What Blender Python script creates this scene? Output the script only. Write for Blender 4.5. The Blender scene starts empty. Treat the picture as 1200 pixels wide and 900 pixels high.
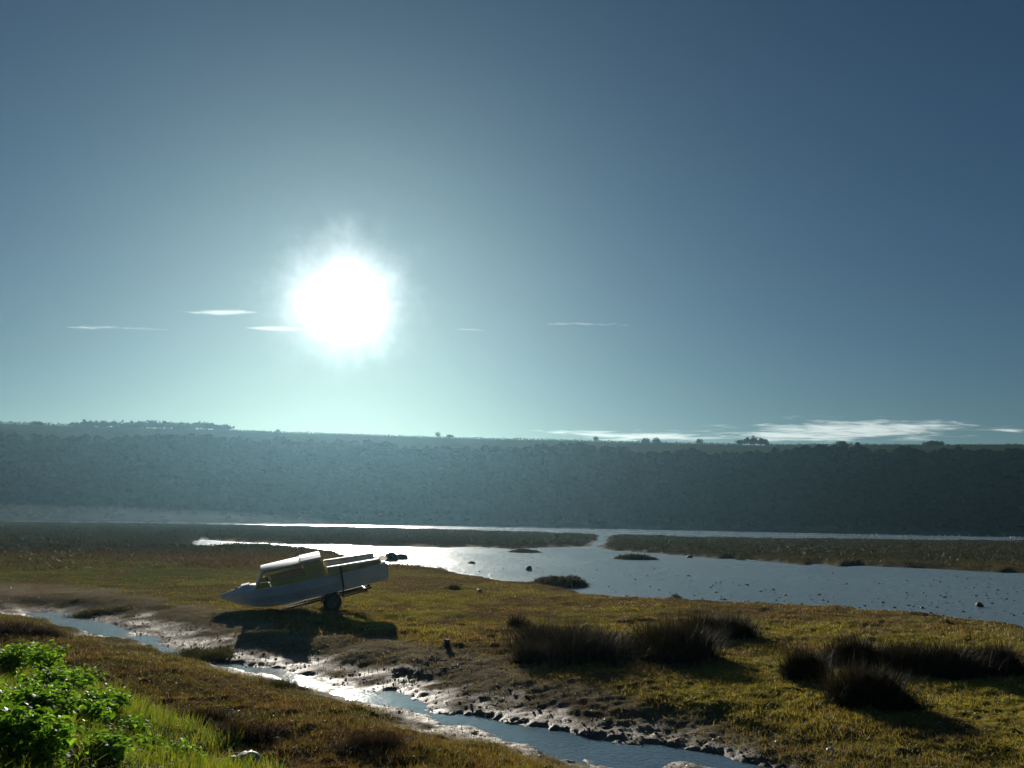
import bpy, math, random
import numpy as np
from mathutils import Matrix, Vector, Euler

rad = math.radians
scene = bpy.context.scene
C = scene.collection
rng = np.random.default_rng(7)
random.seed(7)

# ------------------------------------------------------------------ camera
CAM_Z, FPX, PITCH, ROLL = 2.9, 1000.0, math.atan(159 / 1000.0), rad(0.75)
cam_data = bpy.data.cameras.new("camera")
cam = bpy.data.objects.new("camera", cam_data)
C.objects.link(cam)
cam_data.sensor_fit = 'HORIZONTAL'
cam_data.sensor_width = 36.0
cam_data.lens = 36.0 * FPX / 1200.0
cam_data.clip_start, cam_data.clip_end = 0.1, 6000.0
CAMROT = Euler((rad(90) + PITCH, 0, 0)).to_matrix() @ Matrix.Rotation(ROLL, 3, 'Z')
cam.matrix_world = Matrix.Translation((0, 0, CAM_Z)) @ CAMROT.to_4x4()
scene.camera = cam
CR = np.array(CAMROT)


def ray(px, py):
    v = CR @ np.array([(px - 600) / FPX, (450 - py) / FPX, -1.0])
    return v / np.linalg.norm(v)


def at(px, py, z=0.0):
    """ground point of height z seen in that direction from where the photographer stood"""
    v = ray(px, py)
    t = (z - CAM_Z) / v[2]
    return np.array([v[0] * t, v[1] * t, z])


def at_d(px, py, d):
    v = ray(px, py)
    return np.array([0, 0, CAM_Z]) + v * (d / v[1])


# ------------------------------------------------------------------ sun, sky, exposure
SUN = ray(405, 355)
SUN_EL = math.asin(SUN[2])
SUN_AZ = math.atan2(SUN[0], SUN[1])
sun_data = bpy.data.lights.new("sun", 'SUN')
sun_data.energy = 5.0
sun_data.angle = rad(0.5)
sun_data.color = (1.0, 0.92, 0.80)
sun = bpy.data.objects.new("sun", sun_data)
C.objects.link(sun)
sun.rotation_euler = Vector(SUN).to_track_quat('Z', 'Y').to_euler()
sun.location = (0, 0, 60)

scene.view_settings.view_transform = 'Standard'
scene.view_settings.look = 'None'
scene.view_settings.gamma = 1.0
scene.view_settings.use_curve_mapping = False
scene.view_settings.exposure = 0.42

world = bpy.data.worlds.new("World")
scene.world = world
world.use_nodes = True
wn, wl = world.node_tree.nodes, world.node_tree.links
wn.clear()


class NT:
    """small helper to write node maths"""
    def __init__(self, tree):
        self.n, self.l = tree.nodes, tree.links

    def new(self, t, **kw):
        nd = self.n.new(t)
        for k, v in kw.items():
            setattr(nd, k, v)
        return nd

    def put(self, sock, v):
        if isinstance(v, bpy.types.NodeSocket):
            self.l.new(v, sock)
        else:
            sock.default_value = v

    def math(self, op, a, b=0.0, c=0.0, clamp=False):
        nd = self.new('ShaderNodeMath', operation=op, use_clamp=clamp)
        for i, v in enumerate((a, b, c)):
            self.put(nd.inputs[i], v)
        return nd.outputs[0]

    def vmath(self, op, a, b=(0, 0, 0), out=0):
        nd = self.new('ShaderNodeVectorMath', operation=op)
        self.put(nd.inputs[0], a)
        self.put(nd.inputs[1], b)
        return nd.outputs[out]

    def mix(self, f, a, b, blend='MIX'):
        nd = self.new('ShaderNodeMix', data_type='RGBA', blend_type=blend)
        self.put(nd.inputs[0], f)
        self.put(nd.inputs[6], a if isinstance(a, bpy.types.NodeSocket) else (*a[:3], 1))
        self.put(nd.inputs[7], b if isinstance(b, bpy.types.NodeSocket) else (*b[:3], 1))
        return nd.outputs[2]

    def noise(self, vec, scale, detail=4.0, rough=0.55, dist=0.0):
        nd = self.new('ShaderNodeTexNoise')
        if vec is not None:
            self.l.new(vec, nd.inputs['Vector'])
        nd.inputs['Scale'].default_value = scale
        nd.inputs['Detail'].default_value = detail
        nd.inputs['Roughness'].default_value = rough
        nd.inputs['Distortion'].default_value = dist
        return nd.outputs[0]

    def ramp(self, f, lo, hi):
        nd = self.new('ShaderNodeMapRange', interpolation_type='SMOOTHSTEP')
        self.put(nd.inputs[0], f)
        nd.inputs[1].default_value = lo
        nd.inputs[2].default_value = hi
        return nd.outputs[0]

    def bump(self, h, strength, dist, normal=None):
        nd = self.new('ShaderNodeBump')
        nd.inputs['Strength'].default_value = strength
        nd.inputs['Distance'].default_value = dist
        self.l.new(h, nd.inputs['Height'])
        if normal is not None:
            self.l.new(normal, nd.inputs['Normal'])
        return nd.outputs[0]


W = NT(world.node_tree)
sky = W.new('ShaderNodeTexSky', sky_type='NISHITA')
sky.sun_disc = False
sky.sun_elevation = SUN_EL
sky.sun_rotation = SUN_AZ
sky.altitude = 0
sky.air_density = 1.0
sky.dust_density = 0.55
sky.ozone_density = 0.3
tc = W.new('ShaderNodeTexCoord')
dirn = W.vmath('NORMALIZE', tc.outputs['Generated'])
SKY_TINT = (0.174, 0.297, 0.418)
SKY_GAMMA = 1.06
gam = W.new('ShaderNodeGamma')
W.l.new(sky.outputs[0], gam.inputs[0])
gam.inputs[1].default_value = SKY_GAMMA
skyc = W.mix(1.0, gam.outputs[0], SKY_TINT, 'MULTIPLY')
# haze glow and lens glare round the sun, painted into the sky colour
dotp = W.vmath('DOT_PRODUCT', dirn, tuple(SUN), out=1)
theta = W.math('ARCCOSINE', W.math('MINIMUM', dotp, 0.9999999))
rad_v = W.vmath('NORMALIZE', W.vmath('SUBTRACT', dirn, tuple(SUN)))
wob = W.math('MULTIPLY_ADD', W.noise(dirn, 26.0, 3.0, 0.6), 0.6, W.math('MULTIPLY', W.noise(rad_v, 1.5, 3.0, 0.55), 0.6))
thw = W.math('MULTIPLY', theta, W.math('MULTIPLY_ADD', wob, 1.0, 0.45))
core = W.math('EXPONENT', W.math('MULTIPLY', W.math('POWER', W.math('DIVIDE', thw, rad(2.2)), 1.6), -1.0))
wide = W.math('EXPONENT', W.math('MULTIPLY', W.math('DIVIDE', theta, rad(7.0)), -1.0))
glow = W.math('ADD', W.math('MULTIPLY', core, 45.0), W.math("MULTIPLY", wide, 0.4))
glowc = W.new('ShaderNodeCombineColor')
for i, k in enumerate((0.97, 1.0, 1.02)):
    W.l.new(W.math('MULTIPLY', glow, k), glowc.inputs[i])
skyc = W.mix(1.0, skyc, glowc.outputs[0], 'ADD')
# thin streaks of cloud, given by bearing and height above the horizon
sep = W.new('ShaderNodeSeparateXYZ')
W.l.new(dirn, sep.inputs[0])
fwd = W.math('MAXIMUM', sep.outputs[1], 0.05)
az = W.math('DIVIDE', sep.outputs[0], fwd)
el = W.math('DIVIDE', sep.outputs[2], fwd)
cv = W.new('ShaderNodeCombineXYZ')
W.l.new(W.math('MULTIPLY', az, 9.0), cv.inputs[0])
W.l.new(W.math('MULTIPLY', el, 95.0), cv.inputs[1])
cn = W.noise(cv.outputs[0], 2.2, 6.0, 0.6, 0.4)
cloud = None


def azel(px, py):
    v = ray(px, py)
    return v[0] / v[1], v[2] / v[1]


CLOUDS = [  # x, y, half length, half height (photo pixels), strength
    (1000, 503, 150, 13, 1.0), (1070, 499, 80, 7, 0.95), (930, 511, 110, 9, 0.95), (1185, 504, 30, 3, 0.8),
    (760, 512, 110, 7, 0.95), (690, 508, 60, 6, 0.85),
    (256, 366, 44, 3.6, 1.2), (130, 384, 68, 2.6, 0.75), (325, 385, 40, 2.4, 1.2), (690, 380, 60, 3.0, 0.55),
    (550, 386, 30, 1.8, 0.5)]
for (cx, cy, hw, hh, st) in CLOUDS:
    a0, e0 = azel(cx, cy)
    da, de = hw / FPX * 0.9, hh / FPX * 0.9
    u = W.math('POWER', W.math('ABSOLUTE', W.math('DIVIDE', W.math('SUBTRACT', az, a0), da)), 2.0)
    v = W.math('POWER', W.math('ABSOLUTE', W.math('DIVIDE', W.math('SUBTRACT', el, e0), de)), 2.0)
    m = W.math('MULTIPLY', W.math('EXPONENT', W.math('MULTIPLY', W.math('ADD', u, v), -1.0)), st)
    cloud = m if cloud is None else W.math('MAXIMUM', cloud, m)
cmask = W.ramp(W.math('ADD', cloud, W.math('MULTIPLY', W.math('SUBTRACT', cn, 0.5), 2.2)), 0.30, 1.1)
cmask = W.math('MULTIPLY', cmask, W.ramp(cloud, 0.02, 0.25))
CLOUD_COL = (8.2, 7.9, 7.3)
skyc = W.mix(cmask, skyc, CLOUD_COL, 'ADD')
bg = W.new('ShaderNodeBackground')
W.l.new(skyc, bg.inputs[0])
bg.inputs[1].default_value = 0.05
out = W.new('ShaderNodeOutputWorld')
W.l.new(bg.outputs[0], out.inputs[0])
HAZE_DENSITY, HAZE_G = 0.000112, 0.68


# ------------------------------------------------------------------ helpers
def smooth(a, b, x):
    t = np.clip((x - a) / (b - a), 0, 1)
    return t * t * (3 - 2 * t)


def _hash(ix, iy, seed):
    n = (ix.astype(np.int64) * 374761393 + iy.astype(np.int64) * 668265263 + seed * 974711) & 0x7fffffff
    n = ((n ^ (n >> 13)) * 1274126177) & 0x7fffffff
    n = n ^ (n >> 16)
    return (n & 0xffffff) / float(0xffffff)


def vnoise(x, y, seed=0):
    ix, iy = np.floor(x), np.floor(y)
    fx, fy = x - ix, y - iy
    fx, fy = fx * fx * (3 - 2 * fx), fy * fy * (3 - 2 * fy)
    a, b = _hash(ix, iy, seed), _hash(ix + 1, iy, seed)
    c, d = _hash(ix, iy + 1, seed), _hash(ix + 1, iy + 1, seed)
    return (a + (b - a) * fx) * (1 - fy) + (c + (d - c) * fx) * fy


def fbm(x, y, scale, octs=4, seed=0, gain=0.5):
    s, amp, tot = 0.0, 1.0, 0.0
    for o in range(octs):
        s = s + amp * vnoise(x * scale + 17.3 * o, y * scale - 9.1 * o, seed + o)
        tot += amp
        amp *= gain
        scale *= 2.03
    return s / tot - 0.5


def poly_sdf(P, x, y):
    """signed distance to a closed polygon, positive inside"""
    d2 = np.full(x.shape, 1e18)
    ins = np.zeros(x.shape, bool)
    n = len(P)
    for i in range(n):
        ax, ay = P[i][0], P[i][1]
        bx, by = P[(i + 1) % n][0], P[(i + 1) % n][1]
        ex, ey = bx - ax, by - ay
        t = np.clip(((x - ax) * ex + (y - ay) * ey) / (ex * ex + ey * ey + 1e-12), 0, 1)
        d2 = np.minimum(d2, (x - ax - t * ex) ** 2 + (y - ay - t * ey) ** 2)
        if ay != by:
            c = (ay > y) != (by > y)
            ins ^= c & (x < (bx - ax) * (y - ay) / (by - ay) + ax)
    d = np.sqrt(d2)
    return np.where(ins, d, -d)


def mesh_np(name, V, F, mat=None, parent=None, smooth_shade=False, attrs=None, uv=None):
    """fast mesh from numpy arrays; F is (n,3) or (n,4)"""
    V = np.asarray(V, np.float32)
    F = np.asarray(F, np.int32)
    me = bpy.data.meshes.new(name)
    k = F.shape[1]
    me.vertices.add(len(V))
    me.vertices.foreach_set('co', V.ravel())
    me.loops.add(F.size)
    me.loops.foreach_set('vertex_index', F.ravel())
    me.polygons.add(len(F))
    me.polygons.foreach_set('loop_start', np.arange(0, F.size, k, dtype=np.int32))
    me.polygons.foreach_set('use_smooth', np.full(len(F), smooth_shade))
    me.update(calc_edges=True)
    for an, arr in (attrs or {}).items():
        a = me.color_attributes.new(an, 'FLOAT_COLOR', 'POINT')
        arr = np.asarray(arr, np.float32)
        if arr.shape[1] == 3:
            arr = np.c_[arr, np.ones(len(arr), np.float32)]
        a.data.foreach_set('color', arr.ravel())
    if mat:
        me.materials.append(mat)
    return link(name, me, parent)


def mesh_py(name, V, F, mat=None, parent=None, smooth_shade=False):
    me = bpy.data.meshes.new(name)
    me.from_pydata([tuple(map(float, v)) for v in V], [], [tuple(int(i) for i in f) for f in F])
    me.validate()
    if smooth_shade:
        for p in me.polygons:
            p.use_smooth = True
    if mat:
        me.materials.append(mat)
    return link(name, me, parent)


def link(name, data, parent=None):
    o = bpy.data.objects.new(name, data)
    C.objects.link(o)
    if parent is not None:
        o.parent = parent
    return o


def thing(name, label, cat, loc=(0, 0, 0), rot=(0, 0, 0), group=None):
    o = link(name, None)
    o.location = loc
    o.rotation_euler = rot
    return tag(o, label, cat, group)


def tag(o, label, cat, group=None):
    o['label'] = label
    o['category'] = cat
    if group:
        o['group'] = group
    return o


def kind(o, k, label=None):
    o['kind'] = k
    if label:
        o['label'] = label
    return o


class MB:
    """collects simple solids into one mesh"""
    def __init__(self):
        self.v, self.f = [], []

    def add(self, V, F):
        b = len(self.v)
        self.v += [tuple(v) for v in V]
        self.f += [tuple(i + b for i in f) for f in F]
        return self

    def box(self, c, s, R=None):
        V = [Vector(((i - .5) * s[0], (j - .5) * s[1], (k - .5) * s[2])) for i in (0, 1) for j in (0, 1) for k in (0, 1)]
        if R is not None:
            V = [R @ v for v in V]
        V = [v + Vector(c) for v in V]
        return self.add(V, [(0, 1, 3, 2), (4, 6, 7, 5), (0, 4, 5, 1), (2, 3, 7, 6), (0, 2, 6, 4), (1, 5, 7, 3)])

    def tube(self, pts, r, n=8, cap=True):
        pts = [Vector(p) for p in pts]
        rs = r if isinstance(r, (list, tuple)) else [r] * len(pts)
        V, F = [], []
        for i, p in enumerate(pts):
            d = (pts[min(i + 1, len(pts) - 1)] - pts[max(i - 1, 0)]).normalized()
            a = d.cross(Vector((0, 0, 1)))
            if a.length < 1e-3:
                a = d.cross(Vector((0, 1, 0)))
            a.normalize()
            b = d.cross(a)
            for k in range(n):
                t = 2 * math.pi * k / n
                V.append(p + (a * math.cos(t) + b * math.sin(t)) * rs[i])
        for i in range(len(pts) - 1):
            for k in range(n):
                F.append((i * n + k, i * n + (k + 1) % n, (i + 1) * n + (k + 1) % n, (i + 1) * n + k))
        if cap:
            F.append(tuple(range(n))[::-1])
            F.append(tuple((len(pts) - 1) * n + k for k in range(n)))
        return self.add(V, F)

    def lathe_y(self, prof, n=20):
        """profile of (radius, y) turned round the Y axis"""
        V, F = [], []
        m = len(prof)
        for k in range(n):
            t = 2 * math.pi * k / n
            for r, y in prof:
                V.append((r * math.cos(t), y, r * math.sin(t)))
        for k in range(n):
            for i in range(m - 1):
                F.append((k * m + i, k * m + i + 1, ((k + 1) % n) * m + i + 1, ((k + 1) % n) * m + i))
        return self.add(V, F)

    def build(self, name, mat, parent=None, smooth_shade=False):
        return mesh_py(name, self.v, self.f, mat, parent, smooth_shade)


# ------------------------------------------------------------------ materials
def new_mat(name):
    m = bpy.data.materials.new(name)
    m.use_nodes = True
    m.node_tree.nodes.clear()
    t = NT(m.node_tree)
    o = t.new('ShaderNodeOutputMaterial')
    return m, t, o


def principled(t, col, rough=0.6, metal=0.0, spec=0.5, normal=None):
    p = t.new('ShaderNodeBsdfPrincipled')
    t.put(p.inputs['Base Color'], col if isinstance(col, bpy.types.NodeSocket) else (*col, 1))
    t.put(p.inputs['Roughness'], rough)
    p.inputs['Metallic'].default_value = metal
    p.inputs['Specular IOR Level'].default_value = spec
    if normal is not None:
        t.l.new(normal, p.inputs['Normal'])
    return p


def paint(name, col, dirt=(0.12, 0.10, 0.08), rough=0.45, amount=0.5, scale=6.0, metal=0.0):
    m, t, o = new_mat(name)
    tcn = t.new('ShaderNodeTexCoord')
    n1 = t.noise(tcn.outputs['Object'], scale, 6.0, 0.65)
    n2 = t.noise(tcn.outputs['Object'], scale * 9, 3.0, 0.6)
    f = t.math('MULTIPLY', t.ramp(t.math('MULTIPLY_ADD', n2, 0.25, n1), 0.55, 0.85), amount)
    c = t.mix(f, col, dirt)
    p = principled(t, c, t.math('MULTIPLY_ADD', n1, 0.3, rough - 0.1), metal, normal=t.bump(n2, 0.12, 0.004))
    t.l.new(p.outputs[0], o.inputs[0])
    return m


def leafy(name, trans=0.5, rough=0.45, tcol=(1.25, 1.2, 0.5), spec=0.5, attr=True, col=(0.06, 0.09, 0.02)):
    m, t, o = new_mat(name)
    if attr:
        a = t.new('ShaderNodeAttribute', attribute_name='tint')
        c = a.outputs['Color']
    else:
        oi = t.new('ShaderNodeObjectInfo')
        hs = t.new('ShaderNodeHueSaturation')
        hs.inputs['Color'].default_value = (*col, 1)
        t.l.new(t.math('MULTIPLY_ADD', oi.outputs['Random'], 0.06, 0.47), hs.inputs['Hue'])
        t.l.new(t.math('MULTIPLY_ADD', oi.outputs['Random'], 0.9, 0.55), hs.inputs['Value'])
        c = hs.outputs[0]
    p = principled(t, c, rough, 0, spec)
    tr = t.new('ShaderNodeBsdfTranslucent')
    t.l.new(t.mix(1.0, c, tcol, 'MULTIPLY'), tr.inputs[0])
    mx = t.new('ShaderNodeMixShader')
    mx.inputs[0].default_value = trans
    t.l.new(p.outputs[0], mx.inputs[1])
    t.l.new(tr.outputs[0], mx.inputs[2])
    t.l.new(mx.outputs[0], o.inputs[0])
    return m


def ground_material():
    m, t, o = new_mat("marsh_ground")
    tcn = t.new('ShaderNodeTexCoord')
    P = tcn.outputs['Object']
    zone = t.new('ShaderNodeAttribute', attribute_name='zone')
    tint = t.new('ShaderNodeAttribute', attribute_name='tint')
    s = t.new('ShaderNodeSeparateColor')
    t.l.new(zone.outputs['Color'], s.inputs[0])
    mud, wet = s.outputs[0], s.outputs[1]
    n1 = t.noise(P, 2.3, 7.0, 0.62)
    n2 = t.noise(P, 19.0, 5.0, 0.65)
    n3 = t.noise(P, 75.0, 3.0, 0.6)
    var = t.math('MULTIPLY_ADD', n2, 1.5, t.math('MULTIPLY_ADD', n1, 1.0, -0.35))
    c = t.mix(1.0, tint.outputs['Color'], (1, 1, 1), 'MULTIPLY')
    cc = t.new('ShaderNodeCombineColor')
    for i in range(3):
        t.l.new(var, cc.inputs[i])
    c = t.mix(1.0, c, cc.outputs[0], 'MULTIPLY')
    # pale dry straw and dark peat flecks
    c = t.mix(t.math('MULTIPLY', t.ramp(n3, 0.60, 0.72), 0.35), c, (0.16, 0.13, 0.07))
    c = t.mix(t.math('MULTIPLY', t.ramp(n2, 0.47, 0.36), t.math('MULTIPLY_ADD', mud, -0.35, 0.6)), c, (0.025, 0.02, 0.013))
    h = t.math('MULTIPLY_ADD', n3, 0.35, t.math('MULTIPLY_ADD', n2, 1.0, t.math('MULTIPLY', n1, 1.2)))
    bnode = t.new('ShaderNodeBump')
    bnode.inputs['Distance'].default_value = 0.06
    t.l.new(h, bnode.inputs['Height'])
    t.l.new(t.math('MULTIPLY_ADD', wet, -0.55, 0.9), bnode.inputs['Strength'])
    nrm = bnode.outputs[0]
    rg = t.math('SUBTRACT', 0.95, t.math('MULTIPLY', wet, t.math('MULTIPLY_ADD', n1, 0.4, 0.15)))
    p = principled(t, c, rg, 0, 0.25, nrm)
    t.l.new(t.math('MULTIPLY', wet, 0.17), p.inputs['Specular IOR Level'])
    t.l.new(p.outputs[0], o.inputs[0])
    return m


def water_material():
    m, t, o = new_mat("estuary_water")
    tcn = t.new('ShaderNodeTexCoord')
    P = tcn.outputs['Object']
    mp = t.new('ShaderNodeMapping')
    mp.inputs['Scale'].default_value = (1.0, 0.45, 1.0)
    t.l.new(P, mp.inputs[0])
    n1 = t.noise(mp.outputs[0], 2.6, 4.0, 0.6, 0.6)
    n2 = t.noise(P, 11.0, 3.0, 0.55)
    patch = t.noise(mp.outputs[0], 0.10, 3.0, 0.5)
    # ripples grow with the open water further out; the creek close by lies still
    sp = t.new('ShaderNodeSeparateXYZ')
    t.l.new(P, sp.inputs[0])
    open_w = t.ramp(t.math('MULTIPLY_ADD', sp.outputs[0], 0.25, sp.outputs[1]), 15.0, 24.0)
    h = t.math('MULTIPLY_ADD', n2, 0.35, n1)
    bn = t.new('ShaderNodeBump')
    bn.inputs['Distance'].default_value = 0.1
    t.l.new(t.math('MULTIPLY_ADD', open_w, 0.50, 0.10), bn.inputs['Strength'])
    t.l.new(h, bn.inputs['Height'])
    rg = t.math('MULTIPLY_ADD', open_w, t.math('MULTIPLY_ADD', patch, 0.25, 0.06), 0.085)
    p = principled(t, t.mix(open_w, (0.055, 0.090, 0.125), (0.145, 0.205, 0.235)), rg, 0, 0.5, bn.outputs[0])
    p.inputs['IOR'].default_value = 1.33
    t.l.new(p.outputs[0], o.inputs[0])
    return m


def flat_attr_mat(name, rough=1.0, spec=0.0, nscale=0.25):
    m, t, o = new_mat(name)
    tcn = t.new('ShaderNodeTexCoord')
    a = t.new('ShaderNodeAttribute', attribute_name='tint')
    n = t.noise(tcn.outputs['Object'], nscale, 8.0, 0.7)
    cc = t.new('ShaderNodeCombineColor')
    v = t.math('MULTIPLY_ADD', n, 1.6, 0.2)
    for i in range(3):
        t.l.new(v, cc.inputs[i])
    c = t.mix(1.0, a.outputs['Color'], cc.outputs[0], 'MULTIPLY')
    p = principled(t, c, rough, 0, spec, t.bump(n, 0.5, 0.8))
    t.l.new(p.outputs[0], o.inputs[0])
    return m


M = {
    'ground': ground_material(),
    'water': water_material(),
    'hill': flat_attr_mat("hill_grass"),
    'wood': leafy("wood_foliage", 0.08, 1.0, (1, 1, 0.6), 0.0),
    'grass': leafy("grass_blades", 0.5, 0.5, (1.3, 1.25, 0.45), 0.35),
    'turf': leafy("turf_blades", 0.4, 0.6, (1.25, 1.15, 0.5), 0.2),
    'rush': leafy("rush_blades", 0.15, 0.7, (1.2, 1.05, 0.6), 0.12),
    'leaf': leafy("weed_leaves", 0.6, 0.55, (1.3, 1.35, 0.35), 0.5, attr=False, col=(0.125, 0.245, 0.040)),
    'leaf_s': leafy("weed_foliage", 0.6, 0.55, (1.3, 1.35, 0.35), 0.5),
    'stem': paint("green_stem", (0.07, 0.11, 0.03), rough=0.6, amount=0.3),
    'bark': paint("bark", (0.06, 0.05, 0.04), rough=0.9, amount=0.4),
    'stone': paint("grey_stone", (0.19, 0.19, 0.19), (0.06, 0.06, 0.05), 0.6, 0.8, 9.0),
    'clod': paint("mud_clod", (0.05, 0.043, 0.033), (0.02, 0.02, 0.015), 0.7, 0.6, 9.0),
    'lump': paint("dry_mud", (0.22, 0.175, 0.13), (0.08, 0.065, 0.05), 0.8, 0.7, 5.0),
    'pebble': paint("pale_pebble", (0.42, 0.40, 0.36), (0.15, 0.13, 0.1), 0.45, 0.7, 9.0),
    'hull': paint("hull_pale_blue", (0.50, 0.58, 0.70), (0.22, 0.24, 0.26), 0.35, 0.45, 2.2),
    'yellow': paint("yellow_gelcoat", (0.42, 0.33, 0.06), (0.16, 0.13, 0.05), 0.35, 0.45, 2.6),
    'white': paint("white_deck", (0.72, 0.73, 0.72), (0.30, 0.29, 0.26), 0.4, 0.5, 3.0),
    'rubber': paint("black_rubber", (0.018, 0.018, 0.018), (0.05, 0.045, 0.04), 0.75, 0.6, 8.0),
    'steel': paint("galvanised_steel", (0.08, 0.078, 0.072), (0.06, 0.035, 0.022), 0.75, 0.8, 7.0, 0.2),
    'redlamp': paint("red_lens", (0.32, 0.02, 0.015), (0.1, 0.03, 0.02), 0.25, 0.3),
    'strap': paint("dark_webbing", (0.03, 0.03, 0.035), rough=0.8),
    'dark': paint("dark_fitting", (0.03, 0.03, 0.03), rough=0.5),
    'bird': paint("white_feathers", (0.75, 0.75, 0.73), rough=0.8, amount=0.2),
    'wood_old': paint("weathered_timber", (0.13, 0.09, 0.06), (0.04, 0.03, 0.02), 0.85, 0.7, 8.0),
}
fm_, ft_, fo_m = new_mat("fender_plastic")
fpn = principled(ft_, (0.8, 0.8, 0.78), 0.3, 0, 0.5)
ftr = ft_.new('ShaderNodeBsdfTranslucent')
ftr.inputs[0].default_value = (0.85, 0.84, 0.8, 1)
fmx = ft_.new('ShaderNodeMixShader')
fmx.inputs[0].default_value = 0.85
ft_.l.new(fpn.outputs[0], fmx.inputs[1])
ft_.l.new(ftr.outputs[0], fmx.inputs[2])
ft_.l.new(fmx.outputs[0], fo_m.inputs[0])
M['fender'] = fm_
gm, gt, go = new_mat("cabin_glass")
gp = principled(gt, (0.75, 0.8, 0.8), 0.08, 0, 0.5)
gtr = gt.new('ShaderNodeBsdfTransparent')
gtr.inputs[0].default_value = (0.72, 0.76, 0.72, 1)
gmx = gt.new('ShaderNodeMixShader')
gfr = gt.new('ShaderNodeFresnel')
gt.l.new(gt.math('MULTIPLY_ADD', gfr.outputs[0], 0.8, 0.08), gmx.inputs[0])
gt.l.new(gtr.outputs[0], gmx.inputs[1])
gt.l.new(gp.outputs[0], gmx.inputs[2])
gt.l.new(gmx.outputs[0], go.inputs[0])
M['glass'] = gm

# ------------------------------------------------------------------ terrain layout
def poly(pts, z=0.0):
    return np.array([at(x, y, z)[:2] for x, y in pts])


RIVER = poly([(231, 642), (245, 640.5), (270, 639), (310, 640), (340, 641.5), (370, 644), (400, 648), (425, 657),
              (450, 665.5), (480, 667), (510, 668.5), (530, 672), (550, 677), (575, 681), (600, 687), (650, 693),
              (680, 698), (700, 704), (760, 709), (820, 712), (900, 716), (960, 719), (1010, 723), (1060, 726),
              (1100, 731), (1150, 737), (1200, 743), (1300, 757), (1500, 792), (1700, 830),
              (1700, 710), (1500, 694), (1300, 682), (1200, 672), (1150, 670), (1100, 667), (1050, 665), (1010, 663),
              (985, 664), (960, 661), (945, 662.5), (900, 658.5), (870, 655.5), (840, 655), (800, 651.5), (760, 648),
              (715, 645), (700, 642), (704, 638), (708, 632), (713, 627), (703, 626.5), (702, 631), (699, 635),
              (692, 640), (670, 641), (640, 641.5), (600, 644), (560, 641), (520, 642), (480, 641), (430, 640.5),
              (400, 638.5), (332, 638), (280, 635.5), (240, 632.5), (231, 634)])
SHORE_PX = [(-900, 607), (-500, 606.8), (-200, 608.2), (0, 610.3), (200, 611.5), (400, 613.2), (600, 616.8), (800, 621.2),
            (1000, 625.6), (1200, 628.6), (1500, 633), (1900, 640)]
BACK_PX = [(-900, 608.7), (-500, 608.3), (-200, 609.8), (0, 612), (200, 614), (330, 616.3), (400, 617.8), (500, 620.3), (600, 623.3),
           (702, 627), (800, 629.8), (900, 631.8), (1000, 632.8), (1200, 634.5), (1500, 639), (1900, 648)]
FARW = poly(SHORE_PX + BACK_PX[::-1])
FARW2 = np.array([p * (1.06 if i < len(SHORE_PX) else 1.0) for i, p in enumerate(FARW)])  # runs on under the hill foot
STREAM = poly([(24, 716), (40, 718), (80, 718), (110, 727), (150, 737), (180, 747), (200, 757), (225, 769), (245, 775),
               (265, 778), (290, 780), (330, 783), (350, 792), (390, 798), (420, 806), (470, 810), (482, 818), (500, 828),
               (530, 835), (580, 844), (640, 857), (700, 868), (740, 874), (800, 876), (850, 888), (900, 900), (960, 918),
               (1100, 960), (900, 980), (760, 925), (700, 901), (660, 889), (640, 881), (600, 870), (580, 862), (550, 854),
               (520, 851), (500, 848), (490, 840), (470, 831), (440, 828), (410, 820), (375, 812), (350, 805), (330, 797),
               (310, 790), (285, 789), (262, 783), (230, 776), (200, 769), (180, 761), (150, 753), (100, 743), (60, 732),
               (30, 721)])
ISLETS = [(655, 685, 41, 5.0), (793, 700, 14, 2.6), (745, 655, 32, 1.6), (615, 647, 26, 1.2), (460, 653, 14, 3.2),
          (867, 656, 12, 1.3), (515, 668.5, 14, 2.0), (548, 676, 9, 2.0)]
ISLE_W = []
for (cx, cy, hw, hh) in ISLETS:
    c = at(cx, cy)
    ISLE_W.append((c[0], c[1], hw * c[1] / FPX, max(hh * c[1] ** 2 / (FPX * CAM_Z), 0.25)))
MUDTRACK = poly([(-60, 684), (60, 688), (150, 697), (235, 716), (330, 742), (450, 757), (560, 776), (680, 806), (800, 838),
                 (880, 858), (960, 900), (1100, 985), (700, 985), (620, 880), (500, 840), (300, 788), (180, 752), (60, 722),
                 (-60, 712)], 0.2)
BROWN = poly([(0, 722), (60, 738), (130, 752), (220, 778), (300, 795), (420, 830), (520, 858), (600, 890), (640, 910),
              (640, 1000), (250, 1000), (250, 900), (190, 850), (100, 785), (-60, 745)], 0.35)
GREENL = poly([(-200, 652), (60, 650), (180, 652), (300, 668), (250, 690), (140, 692), (0, 684), (-200, 684)], 0.35)
RUST = poly([(-200, 636), (120, 638), (240, 644), (330, 650), (360, 664), (260, 664), (150, 652), (-200, 650)], 0.35)
OLIVE = poly([(560, 690), (800, 722), (1300, 760), (1400, 1000), (1000, 905), (860, 845), (700, 800), (560, 765), (430, 740), (440, 700)], 0.35)
BANKFOOT = np.array([[-40., 44.], [-16., 24.], [-8.6, 16.0], [-4.7, 12.2], [-2.0, 9.0], [-0.6, 7.2], [3., 5.6], [12., 3.5],
                     [60., 0.], [60., -60.], [-60., -60.]])


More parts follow.
